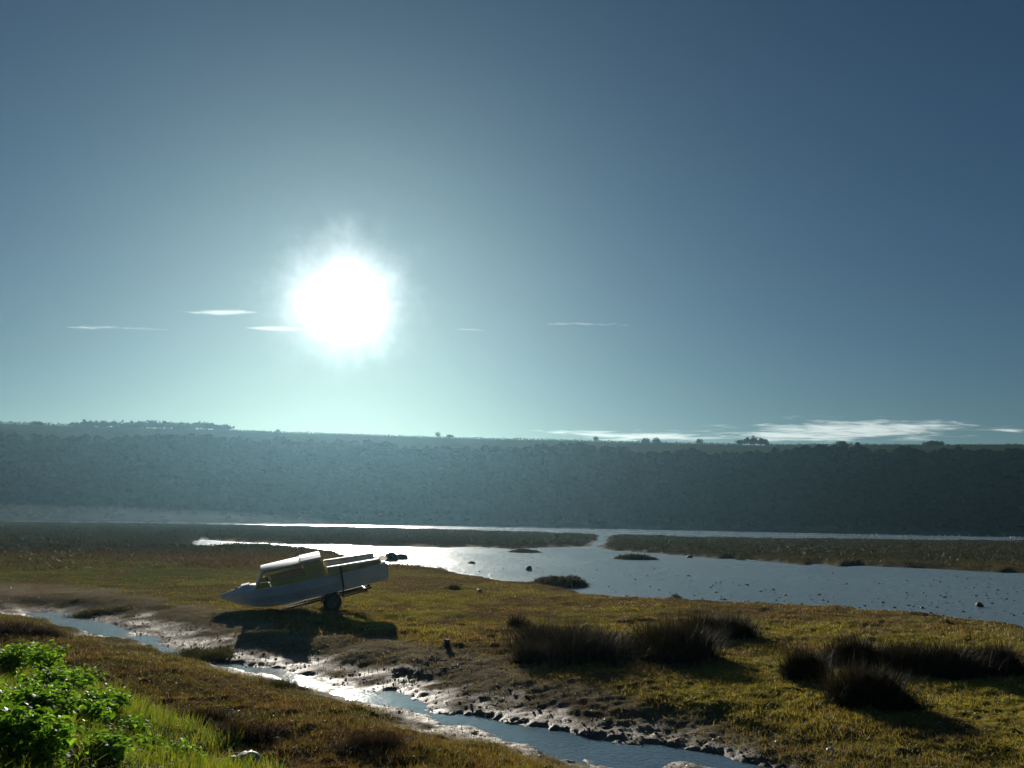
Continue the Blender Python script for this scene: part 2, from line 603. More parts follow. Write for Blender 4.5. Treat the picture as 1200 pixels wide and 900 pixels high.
def terrain(x, y):
    """height, zone (mud, wet) and soil colour"""
    r = np.hypot(x, y)
    wob = fbm(x, y, 0.9, 4, 3) * 0.9 * np.clip(r / 20, 0.5, 6)
    riv = poly_sdf(RIVER, x, y) + wob * 0.5
    far = poly_sdf(FARW2, x, y) + wob * 0.3
    st = poly_sdf(STREAM, x, y) - 0.04 + fbm(x, y, 1.6, 3, 9) * 0.40 + fbm(x, y, 7.0, 3, 10) * 0.26
    isl = np.full(x.shape, -1e3)
    for (cx, cy, ax, ay) in ISLE_W:
        q = np.hypot((x - cx) / ax, (y - cy) / ay)
        isl = np.maximum(isl, (1 - q) * min(ax, ay) * 1.0)
    water = np.maximum(np.maximum(riv, far), -1e3)
    water = np.where(isl > -0.3, np.minimum(water, -isl + wob * 0.15), water)
    bank = smooth(0.9, -0.9, water / np.clip(r / 30, 0.6, 3))          # 1 on land
    lumps = fbm(x, y, 1.6, 5, 21) * 0.20 + fbm(x, y, 0.22, 3, 5) * 0.22 + np.abs(fbm(x, y, 4.2, 3, 33)) * 0.17 - 0.02
    base = 0.34 + lumps * (0.72 + 0.4 * smooth(60, 120, r))   # turf hummocks
    base = np.where(isl > -0.3, np.minimum(base, 0.12 + np.clip(isl, -0.3, 1) * 0.35 + lumps * 0.4), base)
    mudt = smooth(-0.5, 0.7, poly_sdf(MUDTRACK, x, y) + fbm(x, y, 0.8, 4, 55) * 2.2)
    base = 0.34 + (base - 0.34) * (1 - 0.62 * mudt)
    z = -0.45 + (base + 0.45) * bank
    # shoals just breaking the river surface
    # the creek
    flat = smooth(-2.5, -0.1, st) * np.clip(mudt + 0.75, 0, 1)
    z = z + (0.045 + lumps * 0.16 + 0.06 * smooth(0.0, 2.2, -st) - z) * flat
    z = z + (-0.04 + fbm(x, y, 1.3, 4, 66) * 0.22 - z) * smooth(-0.30, 0.25, st)
    rip = fbm(x, y, 8.0, 3, 71) * 0.045 * smooth(-1.2, -0.1, st) * (0.3 + 0.7 * mudt)
    z = z + rip
    # the bank where the photographer stands
    bf = poly_sdf(BANKFOOT, x, y) + fbm(x, y, 0.7, 3, 90) * 0.8
    z = z + 0.95 * smooth(0.0, 3.4, bf)
    # colours
    n1, n2 = fbm(x, y, 0.35, 4, 101), fbm(x, y, 1.3, 4, 131)
    col = np.empty(x.shape + (3,))
    grass_a, grass_b = np.array([0.200, 0.165, 0.056]), np.array([0.155, 0.112, 0.052])
    w = smooth(-0.18, 0.18, n1 + 0.4 * n2)[..., None]
    col[:] = grass_a * w + grass_b * (1 - w)

    def blend(mask, c):
        nonlocal col
        mask = np.clip(mask, 0, 1)[..., None]
        col = col * (1 - mask) + np.array(c) * mask

    soft = np.clip(r / 14, 0.6, 8)
    blend(smooth(-1.2, 1.2, poly_sdf(OLIVE, x, y) / soft + n2 * 2.5) * smooth(-0.3, 0.22, n1 + n2 * .7) * 0.85, (0.270, 0.235, 0.042))
    blend(smooth(-1, 1, poly_sdf(GREENL, x, y) / soft + n2 * 3) * smooth(-.2, .2, n2) * 0.8, (0.085, 0.125, 0.034))
    blend(smooth(-1, 1, poly_sdf(RUST, x, y) / soft + n2 * 2) * 0.8, (0.150, 0.085, 0.042))
    blend(smooth(-.6, .6, poly_sdf(BROWN, x, y) + n2 * 2.4) * 0.85, (0.115, 0.075, 0.042))
    blend(smooth(0.02, 0.16, n2 + 0.5 * n1) * smooth(-.3, .6, poly_sdf(BROWN, x, y)) * 0.7, (0.115, 0.110, 0.034))
    blend(smooth(-1.9, -0.5, st) * smooth(0.5, 0.0, mudt) * (0.75 + n2), (0.150, 0.128, 0.034))
    blend(mudt * (0.65 + 0.9 * n2), (0.27, 0.225, 0.165))
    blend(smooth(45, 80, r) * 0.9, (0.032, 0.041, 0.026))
    blend(smooth(0.0, 0.3, isl) * 0.8, (0.035, 0.033, 0.022))
    blend(smooth(0.4, 2.0, bf) * 0.8, (0.040, 0.058, 0.018))
    edge = smooth(-2.2, 0.0, np.maximum(st, water * 0.9))
    blend(edge * 0.6, (0.095, 0.080, 0.060))
    wet = np.clip(0.35 * smooth(-0.25, 0.05, np.maximum(st, water * 0.9)) * np.where(isl > -0.3, 0.0, 1.0) + mudt * smooth(-1.0, -0.05, st + fbm(x, y, 1.6, 4, 12) * 2.4) * 0.9, 0, 1)
    return z, np.stack([mudt, wet, np.zeros_like(wet)], -1), col, dict(st=st, water=water, bf=bf, mud=mudt, isl=isl, riv=riv)


azs = np.concatenate([np.arange(-180, -44, 4.0), np.arange(-44, 44, 0.125), np.arange(44, 180, 4.0)])
rs = [0.3]
while rs[-1] < 900:
    r = rs[-1]
    rs.append(r + (0.25 if r < 6.6 else min(max(0.022, r * r / 2600 * 0.75), 14)))
rs = np.array(rs)
A, R = np.meshgrid(np.radians(azs), rs, indexing='ij')
GX, GY = R * np.sin(A), R * np.cos(A)
Z, ZONE, COL, _ = terrain(GX, GY)
AZ0, AZN = int(np.argmin(np.abs(azs + 44))), int(np.sum((azs >= -44) & (azs < 44)))


def ground_z(x, y):
    """height read back from the ground sheet itself"""
    x, y = np.atleast_1d(np.float64(x)), np.atleast_1d(np.float64(y))
    fa = np.clip((np.degrees(np.arctan2(x, y)) + 44) / 0.125, 0, AZN - 1.001)
    fr = np.clip(np.interp(np.hypot(x, y), rs, np.arange(len(rs))), 0, len(rs) - 1.001)
    ia, ir = fa.astype(int), fr.astype(int)
    fa, fr = fa - ia, fr - ir
    ia = ia + AZ0
    return ((Z[ia, ir] * (1 - fr) + Z[ia, ir + 1] * fr) * (1 - fa) + (Z[ia + 1, ir] * (1 - fr) + Z[ia + 1, ir + 1] * fr) * fa)


def at_ground(px, py):
    """point of the ground seen in that direction"""
    z = 0.3
    for _ in range(8):
        p = at(px, py, z)
        z = 0.5 * z + 0.5 * float(ground_z(p[0], p[1])[0])
    return np.array([p[0], p[1], float(ground_z(p[0], p[1])[0])])


na, nr = A.shape
idx = np.arange(na * nr).reshape(na, nr)
nxt = np.roll(idx, -1, 0)
F = np.stack([idx[:, :-1], idx[:, 1:], nxt[:, 1:], nxt[:, :-1]], -1).reshape(-1, 4)
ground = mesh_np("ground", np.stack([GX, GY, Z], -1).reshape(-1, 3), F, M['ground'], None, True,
                 {'zone': ZONE.reshape(-1, 3), 'tint': COL.reshape(-1, 3)})
kind(ground, 'structure', 'low salt marsh of rough turf and wet mud')
wat = mesh_np("water", [(-900, -900, 0), (900, -900, 0), (900, 900, 0), (-900, 900, 0)], [(0, 1, 2, 3)], M['water'])
kind(wat, 'structure', 'shallow rippled estuary water and the narrow creek')

# ------------------------------------------------------------------ hill across the water
SKYL = [(-900, 492), (-300, 494), (0, 496.5), (150, 501), (270, 504), (300, 506), (400, 509), (500, 512.5), (650, 516), (800, 520), (900, 522),
        (1000, 522), (1200, 522.5), (1500, 526), (1900, 535)]
WOODTOP = [(-900, 508), (-300, 509), (0, 510), (100, 512), (200, 511), (300, 514), (400, 518), (520, 523), (620, 524), (700, 527), (760, 531),
           (830, 527), (900, 526), (1000, 525), (1200, 526.5), (1500, 531), (1900, 541)]


def az_tab(tab):
    r = np.array([ray(x, y) for x, y in tab])
    a = np.arctan2(r[:, 0], r[:, 1])
    return a, r[:, 2] / np.hypot(r[:, 0], r[:, 1])


sa, st_ = az_tab(SHORE_PX)
SHORE_D = (-CAM_Z / st_)
ka, kt = az_tab(SKYL)
wa, wt = az_tab(WOODTOP)


def hill_z(a, s):
    """bearing a, distance s back from the shore"""
    d0 = np.interp(a, sa, SHORE_D)
    dw, dk = d0 + 105, d0 + 250
    zw = CAM_Z + dw * np.interp(a, wa, wt) - 2.2
    zk = CAM_Z + dk * np.interp(a, ka, kt)
    t = np.clip(s / 105, 0, 1)
    z1 = 0.6 + (zw - 0.6) * (t ** 0.85)
    t2 = np.clip((s - 105) / 145, 0, 1)
    z2 = zw + (zk - zw) * (t2 * (1.25 - 0.25 * t2))
    t3 = np.clip((s - 250) / 200, 0, 1)
    z = np.where(s < 105, z1, z2) - 14 * t3 * t3
    x, y = (d0 + s) * np.sin(a), (d0 + s) * np.cos(a)
    z = z + fbm(x, y, 0.02, 3, 5) * 3.0 * smooth(0, 40, s) * smooth(250, 200, s)
    return np.where(s < 0, -0.6, z), x, y


ha = np.radians(np.arange(-62, 62.01, 0.35))
hs = np.concatenate([[-6, -0.2], np.arange(0, 250, 4.0), np.arange(250, 451, 20.0)])
HA, HS = np.meshgrid(ha, hs, indexing='ij')
hz, hx, hy = hill_z(HA, HS)
na, nr = HA.shape
idx = np.arange(na * nr).reshape(na, nr)
F = np.stack([idx[:-1, :-1], idx[:-1, 1:], idx[1:, 1:], idx[1:, :-1]], -1).reshape(-1, 4)
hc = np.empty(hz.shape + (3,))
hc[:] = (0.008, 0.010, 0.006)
fieldm = smooth(100, 112, HS + fbm(hx, hy, 0.03, 3, 8) * 14)[..., None]
hc = hc * (1 - fieldm) + np.array([0.050, 0.055, 0.026]) * fieldm
shm = smooth(5, 0.5, HS)[..., None]
hc = hc * (1 - shm) + np.array([0.10, 0.09, 0.07]) * shm
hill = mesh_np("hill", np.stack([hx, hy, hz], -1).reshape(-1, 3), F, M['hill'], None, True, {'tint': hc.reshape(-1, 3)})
kind(hill, 'structure', 'long wooded hill beyond the estuary with pale fields along its top')


def crown_cloud(cx, cy, cz, rx, rz, n, leaf, seed=0, col=(0.03, 0.035, 0.015), core=True):
    """one crown: leaf-sized faces through lumpy volume; returns V, F, colours (triangles)"""
    g = np.random.default_rng(seed)
    nl = 7
    lc = g.normal(size=(nl, 3))
    lc /= np.linalg.norm(lc, axis=1)[:, None]
    lc *= g.uniform(0.25, 0.65, (nl, 1))
    lr = g.uniform(0.35, 0.6, nl)
    k = g.integers(0, nl, n)
    u = g.normal(size=(n, 3))
    u /= np.linalg.norm(u, axis=1)[:, None]
    p = lc[k] + u * (lr[k] * g.uniform(0.55, 1.0, n) ** 0.5)[:, None]
    p = p * np.array([rx, rx, rz]) + np.array([cx, cy, cz])
    d1 = g.normal(size=(n, 3)) * leaf
    d2 = g.normal(size=(n, 3)) * leaf
    V = np.stack([p, p + d1, p + d2], 1).reshape(-1, 3)
    F = np.arange(3 * n).reshape(-1, 3)
    c = np.array(col) * g.uniform(0.7, 1.3, (n, 1))
    return V, F, np.repeat(c, 3, 0)


# woodland on the hill face: one mass
def ico(sub=1):
    t = (1 + 5 ** 0.5) / 2
    V = [np.array(v, float) / np.linalg.norm(v) for v in ((-1, t, 0), (1, t, 0), (-1, -t, 0), (1, -t, 0), (0, -1, t), (0, 1, t), (0, -1, -t), (0, 1, -t), (t, 0, -1), (t, 0, 1), (-t, 0, -1), (-t, 0, 1))]
    Fi = [(0, 11, 5), (0, 5, 1), (0, 1, 7), (0, 7, 10), (0, 10, 11), (1, 5, 9), (5, 11, 4), (11, 10, 2), (10, 7, 6), (7, 1, 8), (3, 9, 4), (3, 4, 2), (3, 2, 6), (3, 6, 8), (3, 8, 9), (4, 9, 5), (2, 4, 11), (6, 2, 10), (8, 6, 7), (9, 8, 1)]
    for _ in range(sub):
        cache, F2 = {}, []
        def midp(i, j):
            k = (min(i, j), max(i, j))
            if k not in cache:
                m = V[i] + V[j]
                V.append(m / np.linalg.norm(m))
                cache[k] = len(V) - 1
            return cache[k]
        for (i, j, k) in Fi:
            a_, b_, c_ = midp(i, j), midp(j, k), midp(k, i)
            F2 += [(i, a_, c_), (j, b_, a_), (k, c_, b_), (a_, b_, c_)]
        Fi = F2
    return np.array(V), np.array(Fi)


def wood_crown(seed):
    g = np.random.default_rng(seed)
    V, Fi = ico(1)
    ph = g.uniform(0, 6.28, (6, 1))
    kd = g.normal(size=(6, 3)) * 3.4
    bumpy = np.sin(kd @ V.T + ph).sum(0) * 0.075 + g.normal(size=len(V)) * 0.07
    V = V * (0.74 + bumpy)[:, None]
    L, LF, LC = crown_cloud(0, 0, 0, 1, 1, 70, 0.17, seed + 1, (1, 1, 1))
    return np.r_[V, L], np.r_[Fi, LF + len(V)], np.r_[np.ones((len(V), 3)), LC]


WV, WF, WC = [], [], []
nb = 0
proto = [wood_crown(100 + 7 * i) for i in range(10)]
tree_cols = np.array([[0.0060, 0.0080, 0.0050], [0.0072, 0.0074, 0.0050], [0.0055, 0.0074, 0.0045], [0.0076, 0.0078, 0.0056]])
wood_a = np.radians(rng.uniform(-45, 45, 5000))
edge_s = 104 + 34 * fbm(wood_a * 14, wood_a * 3, 1.0, 4, 203)
for i, a in enumerate(wood_a):
    s = rng.uniform(0.01, 1.0) * edge_s[i]
    z, x, y = hill_z(np.array([a]), np.array([s]))
    big = 0.75 + 0.5 * float(vnoise(x * 0.03, y * 0.03, 31)[0])
    rx, rz = rng.uniform(1.9, 4.0) * big, rng.uniform(1.6, 2.9) * big
    if s < 8:
        rx, rz = rx * 0.6, rz * 0.6
    V, Fp, Cp = proto[i % 10]
    th = rng.uniform(0, 6.28)
    Rm = np.array([[math.cos(th), -math.sin(th), 0], [math.sin(th), math.cos(th), 0], [0, 0, 1]])
    WV.append((V @ Rm.T) * [rx, rx, rz] + [x[0], y[0], z[0] + rz * 0.62])
    WF.append(Fp + nb)
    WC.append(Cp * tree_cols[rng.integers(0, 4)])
    nb += len(V)
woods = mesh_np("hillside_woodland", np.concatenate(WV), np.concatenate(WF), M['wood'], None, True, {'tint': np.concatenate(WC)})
kind(woods, 'stuff', 'dark hazy woodland covering the steep hillside')


def skyline_tree(px, h, w, label, group=None, name="hilltop_tree", sback=None, sparse=1.0, seed=1):
    a = math.atan2(*ray(px, 515)[:2])
    s = 247.0 if sback is None else sback
    z, x, y = hill_z(np.array([a]), np.array([s]))
    t = thing(name, label, 'tree', (x[0], y[0], z[0] - 0.4), (0, 0, seed * 1.3), group)
    MB().tube([(0, 0, 0), (0.05 * w, 0, h * 0.3), (0, 0.05 * w, h * 0.62)], [0.05 * h, 0.04 * h, 0.012 * h], 6).tube(
        [(0.04 * w, 0, h * 0.3), (0.3 * w, 0.05, h * 0.62)], [0.025 * h, 0.008 * h], 5).tube(
        [(0.03 * w, 0, h * 0.34), (-0.28 * w, 0.1 * w, h * 0.6)], [0.025 * h, 0.008 * h], 5).build('trunk', M['bark'], t)
    V, Fq, Cq = crown_cloud(0, 0, h * 0.52, w * 0.58, h * 0.50, int(420 * sparse), 0.085 * max(w, h) * 0.9, seed, (0.028, 0.033, 0.016))
    mesh_np('crown', V, Fq, M['wood'], t, False, {'tint': Cq})
    return t


ORD = ['first', 'second', 'third', 'fourth', 'fifth', 'sixth', 'seventh', 'eighth', 'ninth', 'tenth', 'eleventh', 'twelfth', 'thirteenth', 'last']
for i, (px, h, w) in enumerate([(104, 3.6, 8), (120, 3.2, 8), (135, 3.4, 8), (150, 3.8, 8), (164, 3.8, 8), (176, 5.2, 7), (189, 4.2, 8), (202, 4.2, 8),
                                (214, 4.0, 8), (226, 4.6, 8), (238, 4.2, 8), (248, 4.2, 7), (258, 3.8, 7), (267, 3.2, 7)]):
    skyline_tree(px, h * 1.15, w * 1.5, ORD[i] + ' dark tree from the left in the wooded clump on the left skyline', 'trees of the left skyline clump', seed=20 + i)
skyline_tree(88, 2.6, 9, 'lowest dark bush at the left end of the skyline tree clump', name='hilltop_bush', seed=50)
skyline_tree(40, 2.4, 10, 'low bush on the skyline near the left edge of the photo', name='hilltop_bush', seed=51)
skyline_tree(325, 3.0, 3.5, 'tiny bush on the skyline just right of the left tree clump', name='hilltop_bush', seed=52)
skyline_tree(513, 4.6, 5.0, 'lone small tree with thin trunk on skyline right of the sun', seed=53, sparse=0.6)
skyline_tree(527, 2.8, 6.0, 'low bush beside the lone small skyline tree right of the sun', name='hilltop_bush', seed=54)
skyline_tree(698, 4.4, 4.5, 'tiny lone tree on the skyline above the middle of the water', seed=55)
skyline_tree(757, 3.4, 7.0, 'left one of two rounded skyline trees under the long thin cloud', seed=56)
skyline_tree(768, 3.8, 6.0, 'right one of two rounded skyline trees under the long thin cloud', seed=57)
skyline_tree(820, 4.8, 6.0, 'bare rounded tree on skyline left of the big dark clump', seed=58, sparse=0.7)
for i, (px, h, w) in enumerate([(869, 3.6, 6), (876, 5.2, 6), (884, 5.8, 6.5), (892, 5.0, 6), (898, 4.6, 4)]):
    skyline_tree(px, h, w, ORD[i] + ' evergreen from the left in the big dark clump on the right skyline', 'trees of the big dark skyline clump', seed=60 + i, sparse=1.5)
skyline_tree(985, 2.8, 7.0, 'low dark bush on the skyline below the right hand cloud', name='hilltop_bush', seed=70)
skyline_tree(1088, 3.4, 7.0, 'left half of rounded dark tree pair on the far right skyline', seed=71, sparse=1.3)
skyline_tree(1099, 3.2, 7.0, 'right half of rounded dark tree pair on the far right skyline', seed=72, sparse=1.3)


def hedge(px0, px1, s0, s1, h, label, n, seed):
    g = np.random.default_rng(seed)
    Vs, Fs, Cs = [], [], []
    k = 0
    for i in range(n):
        u = (i + 0.5) / n
        a = math.atan2(*ray(px0 + (px1 - px0) * u, 515)[:2])
        z, x, y = hill_z(np.array([a]), np.array([s0 + (s1 - s0) * u]))
        hh = h * g.uniform(0.6, 1.3)
        V, Fq, Cq = crown_cloud(x[0], y[0], z[0] + hh * 0.4, 1.6, hh * 0.7, 60, 0.35, seed * 100 + i, (0.032, 0.034, 0.018))
        Vs.append(V); Fs.append(Fq + k); Cs.append(Cq); k += len(V)
    o = mesh_np('hedge', np.concatenate(Vs), np.concatenate(Fs), M['wood'], None, False, {'tint': np.concatenate(Cs)})
    tag(o, label, 'hedge')


hedge(275, 870, 246, 246, 1.1, 'thin dark hedge line running along the middle of the skyline', 150, 3)
hedge(-40, 100, 246, 246, 1.6, 'dark hedge line along the skyline at the far left', 40, 4)
hedge(900, 1240, 246, 246, 0.9, 'thin dark hedge line along the skyline at the far right', 90, 5)
hedge(95, 330, 190, 215, 1.4, 'field hedge just below the skyline under the left tree clump', 60, 6)

# ------------------------------------------------------------------ boat
BOAT_L = 5.25
BS = 0.86
PITCH_B = rad(13.6)
YAW_B = rad(180 + 15)
HEEL_B = rad(-4)
RB = Euler((HEEL_B, PITCH_B, YAW_B), 'XYZ').to_matrix()
SHEER0 = 0.70


def sheer(t):
    return SHEER0 + 0.09 * t * t


stern = at_d(447.5, 655, 25.3)
boat_org = Vector(stern) - RB @ Vector((0, 0, sheer(0) * BS))
boat = thing('motor_boat', 'small cabin boat with pale blue hull and yellow cabin, nose down on a trailer', 'boat', boat_org,
             (HEEL_B, PITCH_B, YAW_B))
boat.scale = (BS, BS, BS)


def halfbeam(t):
    b = 0.93 + 0.10 * math.sin(math.pi * min(t / 0.75, 1))
    if t > 0.45:
        u = (t - 0.45) / 0.55
        b *= max(1 - u ** 2.3, 0.0)
    return max(b, 0.012)


def keel(t):
    return 0.0 if t < 0.62 else (sheer(1) - 0.10) * ((t - 0.62) / 0.38) ** 2.2


NS = 26
hv, hf = [], []
for i in range(NS + 1):
    t = i / NS
    b, k, s = halfbeam(t), keel(t), sheer(t)
    x = t * BOAT_L * (1.0 if t < 1 else 1.0)
    ch = k + (s - k) * (0.20 + 0.1 * t)
    cb = b * (0.86 - 0.12 * t)
    half = [(0, k), (cb * 0.55, k + (ch - k) * 0.45), (cb, ch), (b * 0.955, ch + (s - ch) * 0.5), (b, s)]
    ring = [(x, -yy, zz) for yy, zz in half[::-1]] + [(x, yy, zz) for yy, zz in half[1:]]
    hv += ring
m_ = 9
for i in range(NS):
    for j in range(m_ - 1):
        hf.append((i * m_ + j, i * m_ + j + 1, (i + 1) * m_ + j + 1, (i + 1) * m_ + j))
hf.append(tuple(range(m_)))
hull = mesh_py('hull', hv, hf, M['hull'], boat, False)
# rubbing strake along the sheer, both sides
for sgn, nm in ((1, 'rubbing_strake'), (-1, 'rubbing_strake')):
    MB().tube([(i / NS * BOAT_L, sgn * (halfbeam(i / NS) + 0.012), sheer(i / NS) - 0.02) for i in range(NS + 1)], 0.028, 6).build(nm, M['hull'], boat)
MB().box((-0.02, 0, 0.42), (0.05, 1.55, 0.44)).build('transom_board', M['hull'], boat)
# spray rail low on the side facing us and on the other
for sgn in (1, -1):
    pts = []
    for i in range(1, NS - 1):
        t = i / NS
        k, s = keel(t), sheer(t)
        ch = k + (s - k) * (0.20 + 0.1 * t)
        pts.append((t * BOAT_L, sgn * (halfbeam(t) * (0.86 - 0.12 * t) + 0.01), ch))
    MB().tube(pts, 0.02, 5).build('spray_rail', M['hull'], boat)


def strip(name, pts_a, pts_b, mat, thick=0.03, parent=None, smooth_shade=False):
    """solid sheet between two rows of points"""
    n = len(pts_a)
    A_, B_ = [Vector(p) for p in pts_a], [Vector(p) for p in pts_b]
    V, Fq = [], []
    for a, b in zip(A_, B_):
        V += [a, b]
    nrm = (A_[1] - A_[0]).cross(B_[0] - A_[0])
    if nrm.length < 1e-9:
        nrm = (A_[-1] - A_[-2]).cross(B_[-1] - A_[-1])
    nrm.normalize()
    m = len(V)
    V += [v + nrm * thick for v in V]
    for i in range(n - 1):
        q = (2 * i, 2 * i + 1, 2 * i + 3, 2 * i + 2)
        Fq.append(q)
        Fq.append(tuple(j + m for j in q[::-1]))
        Fq.append((2 * i, 2 * i + 2, 2 * i + 2 + m, 2 * i + m))
        Fq.append((2 * i + 1, 2 * i + 1 + m, 2 * i + 3 + m, 2 * i + 3))
    Fq.append((0, m, m + 1, 1))
    e = 2 * n - 2
    Fq.append((e, e + 1, e + 1 + m, e + m))
    return mesh_py(name, V, Fq, mat, parent, smooth_shade)


T_WS, T_RF, T_RB, T_CB = 0.79, 0.725, 0.395, 0.345      # windscreen foot, roof front, roof back, cabin back foot


def deck_z(t, y):
    b = halfbeam(t)
    return sheer(t) + (0.05 + 0.10 * min(max((t - 0.74) / 0.06, 0), 1)) * (1 - (y / b) ** 2) * min(1, b / 0.5)


dv, df = [], []
td = [T_CB + (1 - T_CB) * i / 22 for i in range(23)]
for t in td:
    b = halfbeam(t)
    for j in range(9):
        y = b * (j / 4 - 1)
        dv.append((t * BOAT_L, y, deck_z(t, y) + 0.004))
for i in range(len(td) - 1):
    for j in range(8):
        df.append((i * 9 + j, (i + 1) * 9 + j, (i + 1) * 9 + j + 1, i * 9 + j + 1))
mesh_py('foredeck', dv, df, M['white'], boat, True)
fd = bpy.data.objects['foredeck']
MB().box((0.90 * BOAT_L, 0, deck_z(0.90, 0) + 0.03), (0.10, 0.05, 0.05)).build('bow_cleat', M['dark'], fd)
MB().tube([(0.955 * BOAT_L, 0, deck_z(.955, 0)), (0.965 * BOAT_L, 0, deck_z(.96, 0) + 0.07), (0.985 * BOAT_L, 0, deck_z(.98, 0) + 0.02)], 0.014, 6).build('bow_eye', M['steel'], fd)
MB().box((0.845 * BOAT_L, 0, deck_z(0.845, 0) + 0.02), (0.26, 0.40, 0.035)).build('deck_hatch', M['white'], fd)

HR = 0.55                                      # roof height above the sheer


def cab_y(t, up):
    """half width of the cabin at t, from its foot (0) to its roof (1)"""
    b = min(halfbeam(t), 0.98) * 0.90
    return b * (1 - 0.13 * up)


# cabin sides: each has a real window hole
for sgn in (1, -1):
    def cp(t, z):
        up = (z - sheer(t)) / HR
        return (t * BOAT_L, sgn * cab_y(min(t, 0.80), up), z)
    zt = lambda t: sheer(t) + HR
    foot = lambda t: sheer(t) + 0.005
    # outline stations with window between t 0.50 and 0.70
    win0, win1, wb, wtp = 0.485, 0.695, 0.20, 0.50
    pieces = []
    # lower band
    def slab(name, pts):
        V = [Vector(p) for p in pts]
        n = len(V)
        nm = Vector((0, -sgn * 0.035, 0))
        V2 = V + [v + nm for v in V]
        Fq = [tuple(range(n)), tuple(range(2 * n - 1, n - 1, -1))] + [(i, (i + 1) % n, (i + 1) % n + n, i + n) for i in range(n)]
        return V2, Fq
    mb = MB()
    S = sheer
    tl = lambda t, dz: cp(t, S(t) + dz)
    # back panel, lower strip, top strip, front wedge
    mb.add(*slab('', [tl(T_CB, 0.0), tl(win0, 0.0), tl(win0, HR), tl(T_RB, HR)]))
    nseg = 5
    for i in range(nseg):
        t0, t1 = win0 + (win1 - win0) * i / nseg, win0 + (win1 - win0) * (i + 1) / nseg
        mb.add(*slab('', [tl(t0, 0.0), tl(t1, 0.0), tl(t1, wb), tl(t0, wb)]))
        mb.add(*slab('', [tl(t0, wtp), tl(t1, wtp), tl(t1, HR), tl(t0, HR)]))
    ws_t = lambda dz: T_WS + (T_RF - T_WS) * dz / HR
    mb.add(*slab('', [tl(win1, 0.0), tl(T_WS, 0.0), tl(ws_t(wb), wb), tl(win1 + .015, wb)]))
    mb.add(*slab('', [tl(win1 - 0.0, wtp), tl(ws_t(wtp), wtp), tl(T_RF, HR), tl(win1, HR)]))
    mb.add(*slab('', [tl(ws_t(wb) - 0.012, wb), tl(ws_t(wb), wb), tl(ws_t(wtp), wtp), tl(ws_t(wtp) - 0.012, wtp)]))
    side = mb.build('cabin_side', M['yellow'], boat)
    pane = [tl(win0 + 0.004, wb), tl(win1 + .015, wb), tl(ws_t(wtp) - .012, wtp), tl(win0 + 0.03, wtp)]
    pane = [(p[0], p[1] - sgn * 0.016, p[2]) for p in pane]
    mesh_py('window_pane', pane, [(0, 1, 2, 3)], M['glass'], side)
    fr = MB()
    pf = [(p[0], p[1] + sgn * 0.02, p[2]) for p in pane]
    for a, b in zip(pf, pf[1:] + pf[:1]):
        fr.tube([a, b], 0.012, 5)
    fr.build('window_frame', M['dark'], side)

# windscreen: frame, centre bar and two panes
wsf = []
for (t, up) in ((T_WS, 0.03), (T_RF, 1.0)):
    for sgn in (-1, 1):
        y = sgn * cab_y(t, up)
        wsf.append(Vector((t * BOAT_L + 0.01, y, max(sheer(t) + HR * up, 0))))
bl, br, tl_, tr_ = wsf
bl.z = br.z = sheer(T_WS) + 0.03
scr = MB()
for a, b in ((bl, br), (br, tr_), (tr_, tl_), (tl_, bl), ((bl + br) / 2, (tl_ + tr_) / 2)):
    scr.tube([a, b], 0.019, 6)
ws = scr.build('windscreen', M['white'], boat)
for a, b, c, d in ((bl, (bl + br) / 2, (tl_ + tr_) / 2, tl_), ((bl + br) / 2, br, tr_, (tl_ + tr_) / 2)):
    mesh_py('windscreen_pane', [a, b, c, d], [(0, 1, 2, 3)], M['glass'], ws)
# roof with camber and a sliding hatch over its after half
rv, rf = [], []
tr = [T_RB - 0.012 + (T_RF + 0.012 - T_RB + 0.012) * i / 8 for i in range(9)]
for t in tr:
    hw = cab_y(t, 1) + 0.04
    for j in range(9):
        u = j / 4 - 1
        rv.append((t * BOAT_L, hw * u, sheer(t) + HR + 0.008 + 0.06 * (1 - u * u)))
n0 = len(rv)
rv += [(x, y, z - 0.045) for x, y, z in rv]
rv = [(x, y, z + 0.04) for x, y, z in rv]
for i in range(8):
    for j in range(8):
        q = (i * 9 + j, (i + 1) * 9 + j, (i + 1) * 9 + j + 1, i * 9 + j + 1)
        rf += [q, tuple(k + n0 for k in q[::-1])]
for i in range(8):
    for j in (0, 8):
        a, b = i * 9 + j, (i + 1) * 9 + j
        rf.append((a, b, b + n0, a + n0) if j == 8 else (b, a, a + n0, b + n0))
for j in range(8):
    for i in (0, 8):
        a, b = i * 9 + j, i * 9 + j + 1
        rf.append((a, b, b + n0, a + n0))
roof = mesh_py('roof', rv, rf, M['white'], boat, False)
mbh = MB()
th0, th1 = T_RB - 0.018, 0.50
hz_ = lambda t: sheer(t) + HR + 0.048
for (y0, y1, za, zb) in ((-0.80, -0.4, 0.0, 0.05), (-0.4, 0.0, 0.05, 0.065), (0.0, 0.4, 0.065, 0.05), (0.4, 0.80, 0.05, 0.0)):
    p = []
    for t in (th0, th1):
        for (y, dz) in ((y0, za), (y1, zb)):
            p.append((t * BOAT_L, y, hz_(t) + dz + 0.035))
    p2 = [(x, y, z - 0.03) for x, y, z in p]
    mbh.add(p + p2, [(0, 2, 3, 1), (4, 5, 7, 6), (0, 1, 5, 4), (2, 6, 7, 3), (0, 4, 6, 2), (1, 3, 7, 5)])
mbh.build('sliding_hatch', M['white'], roof)
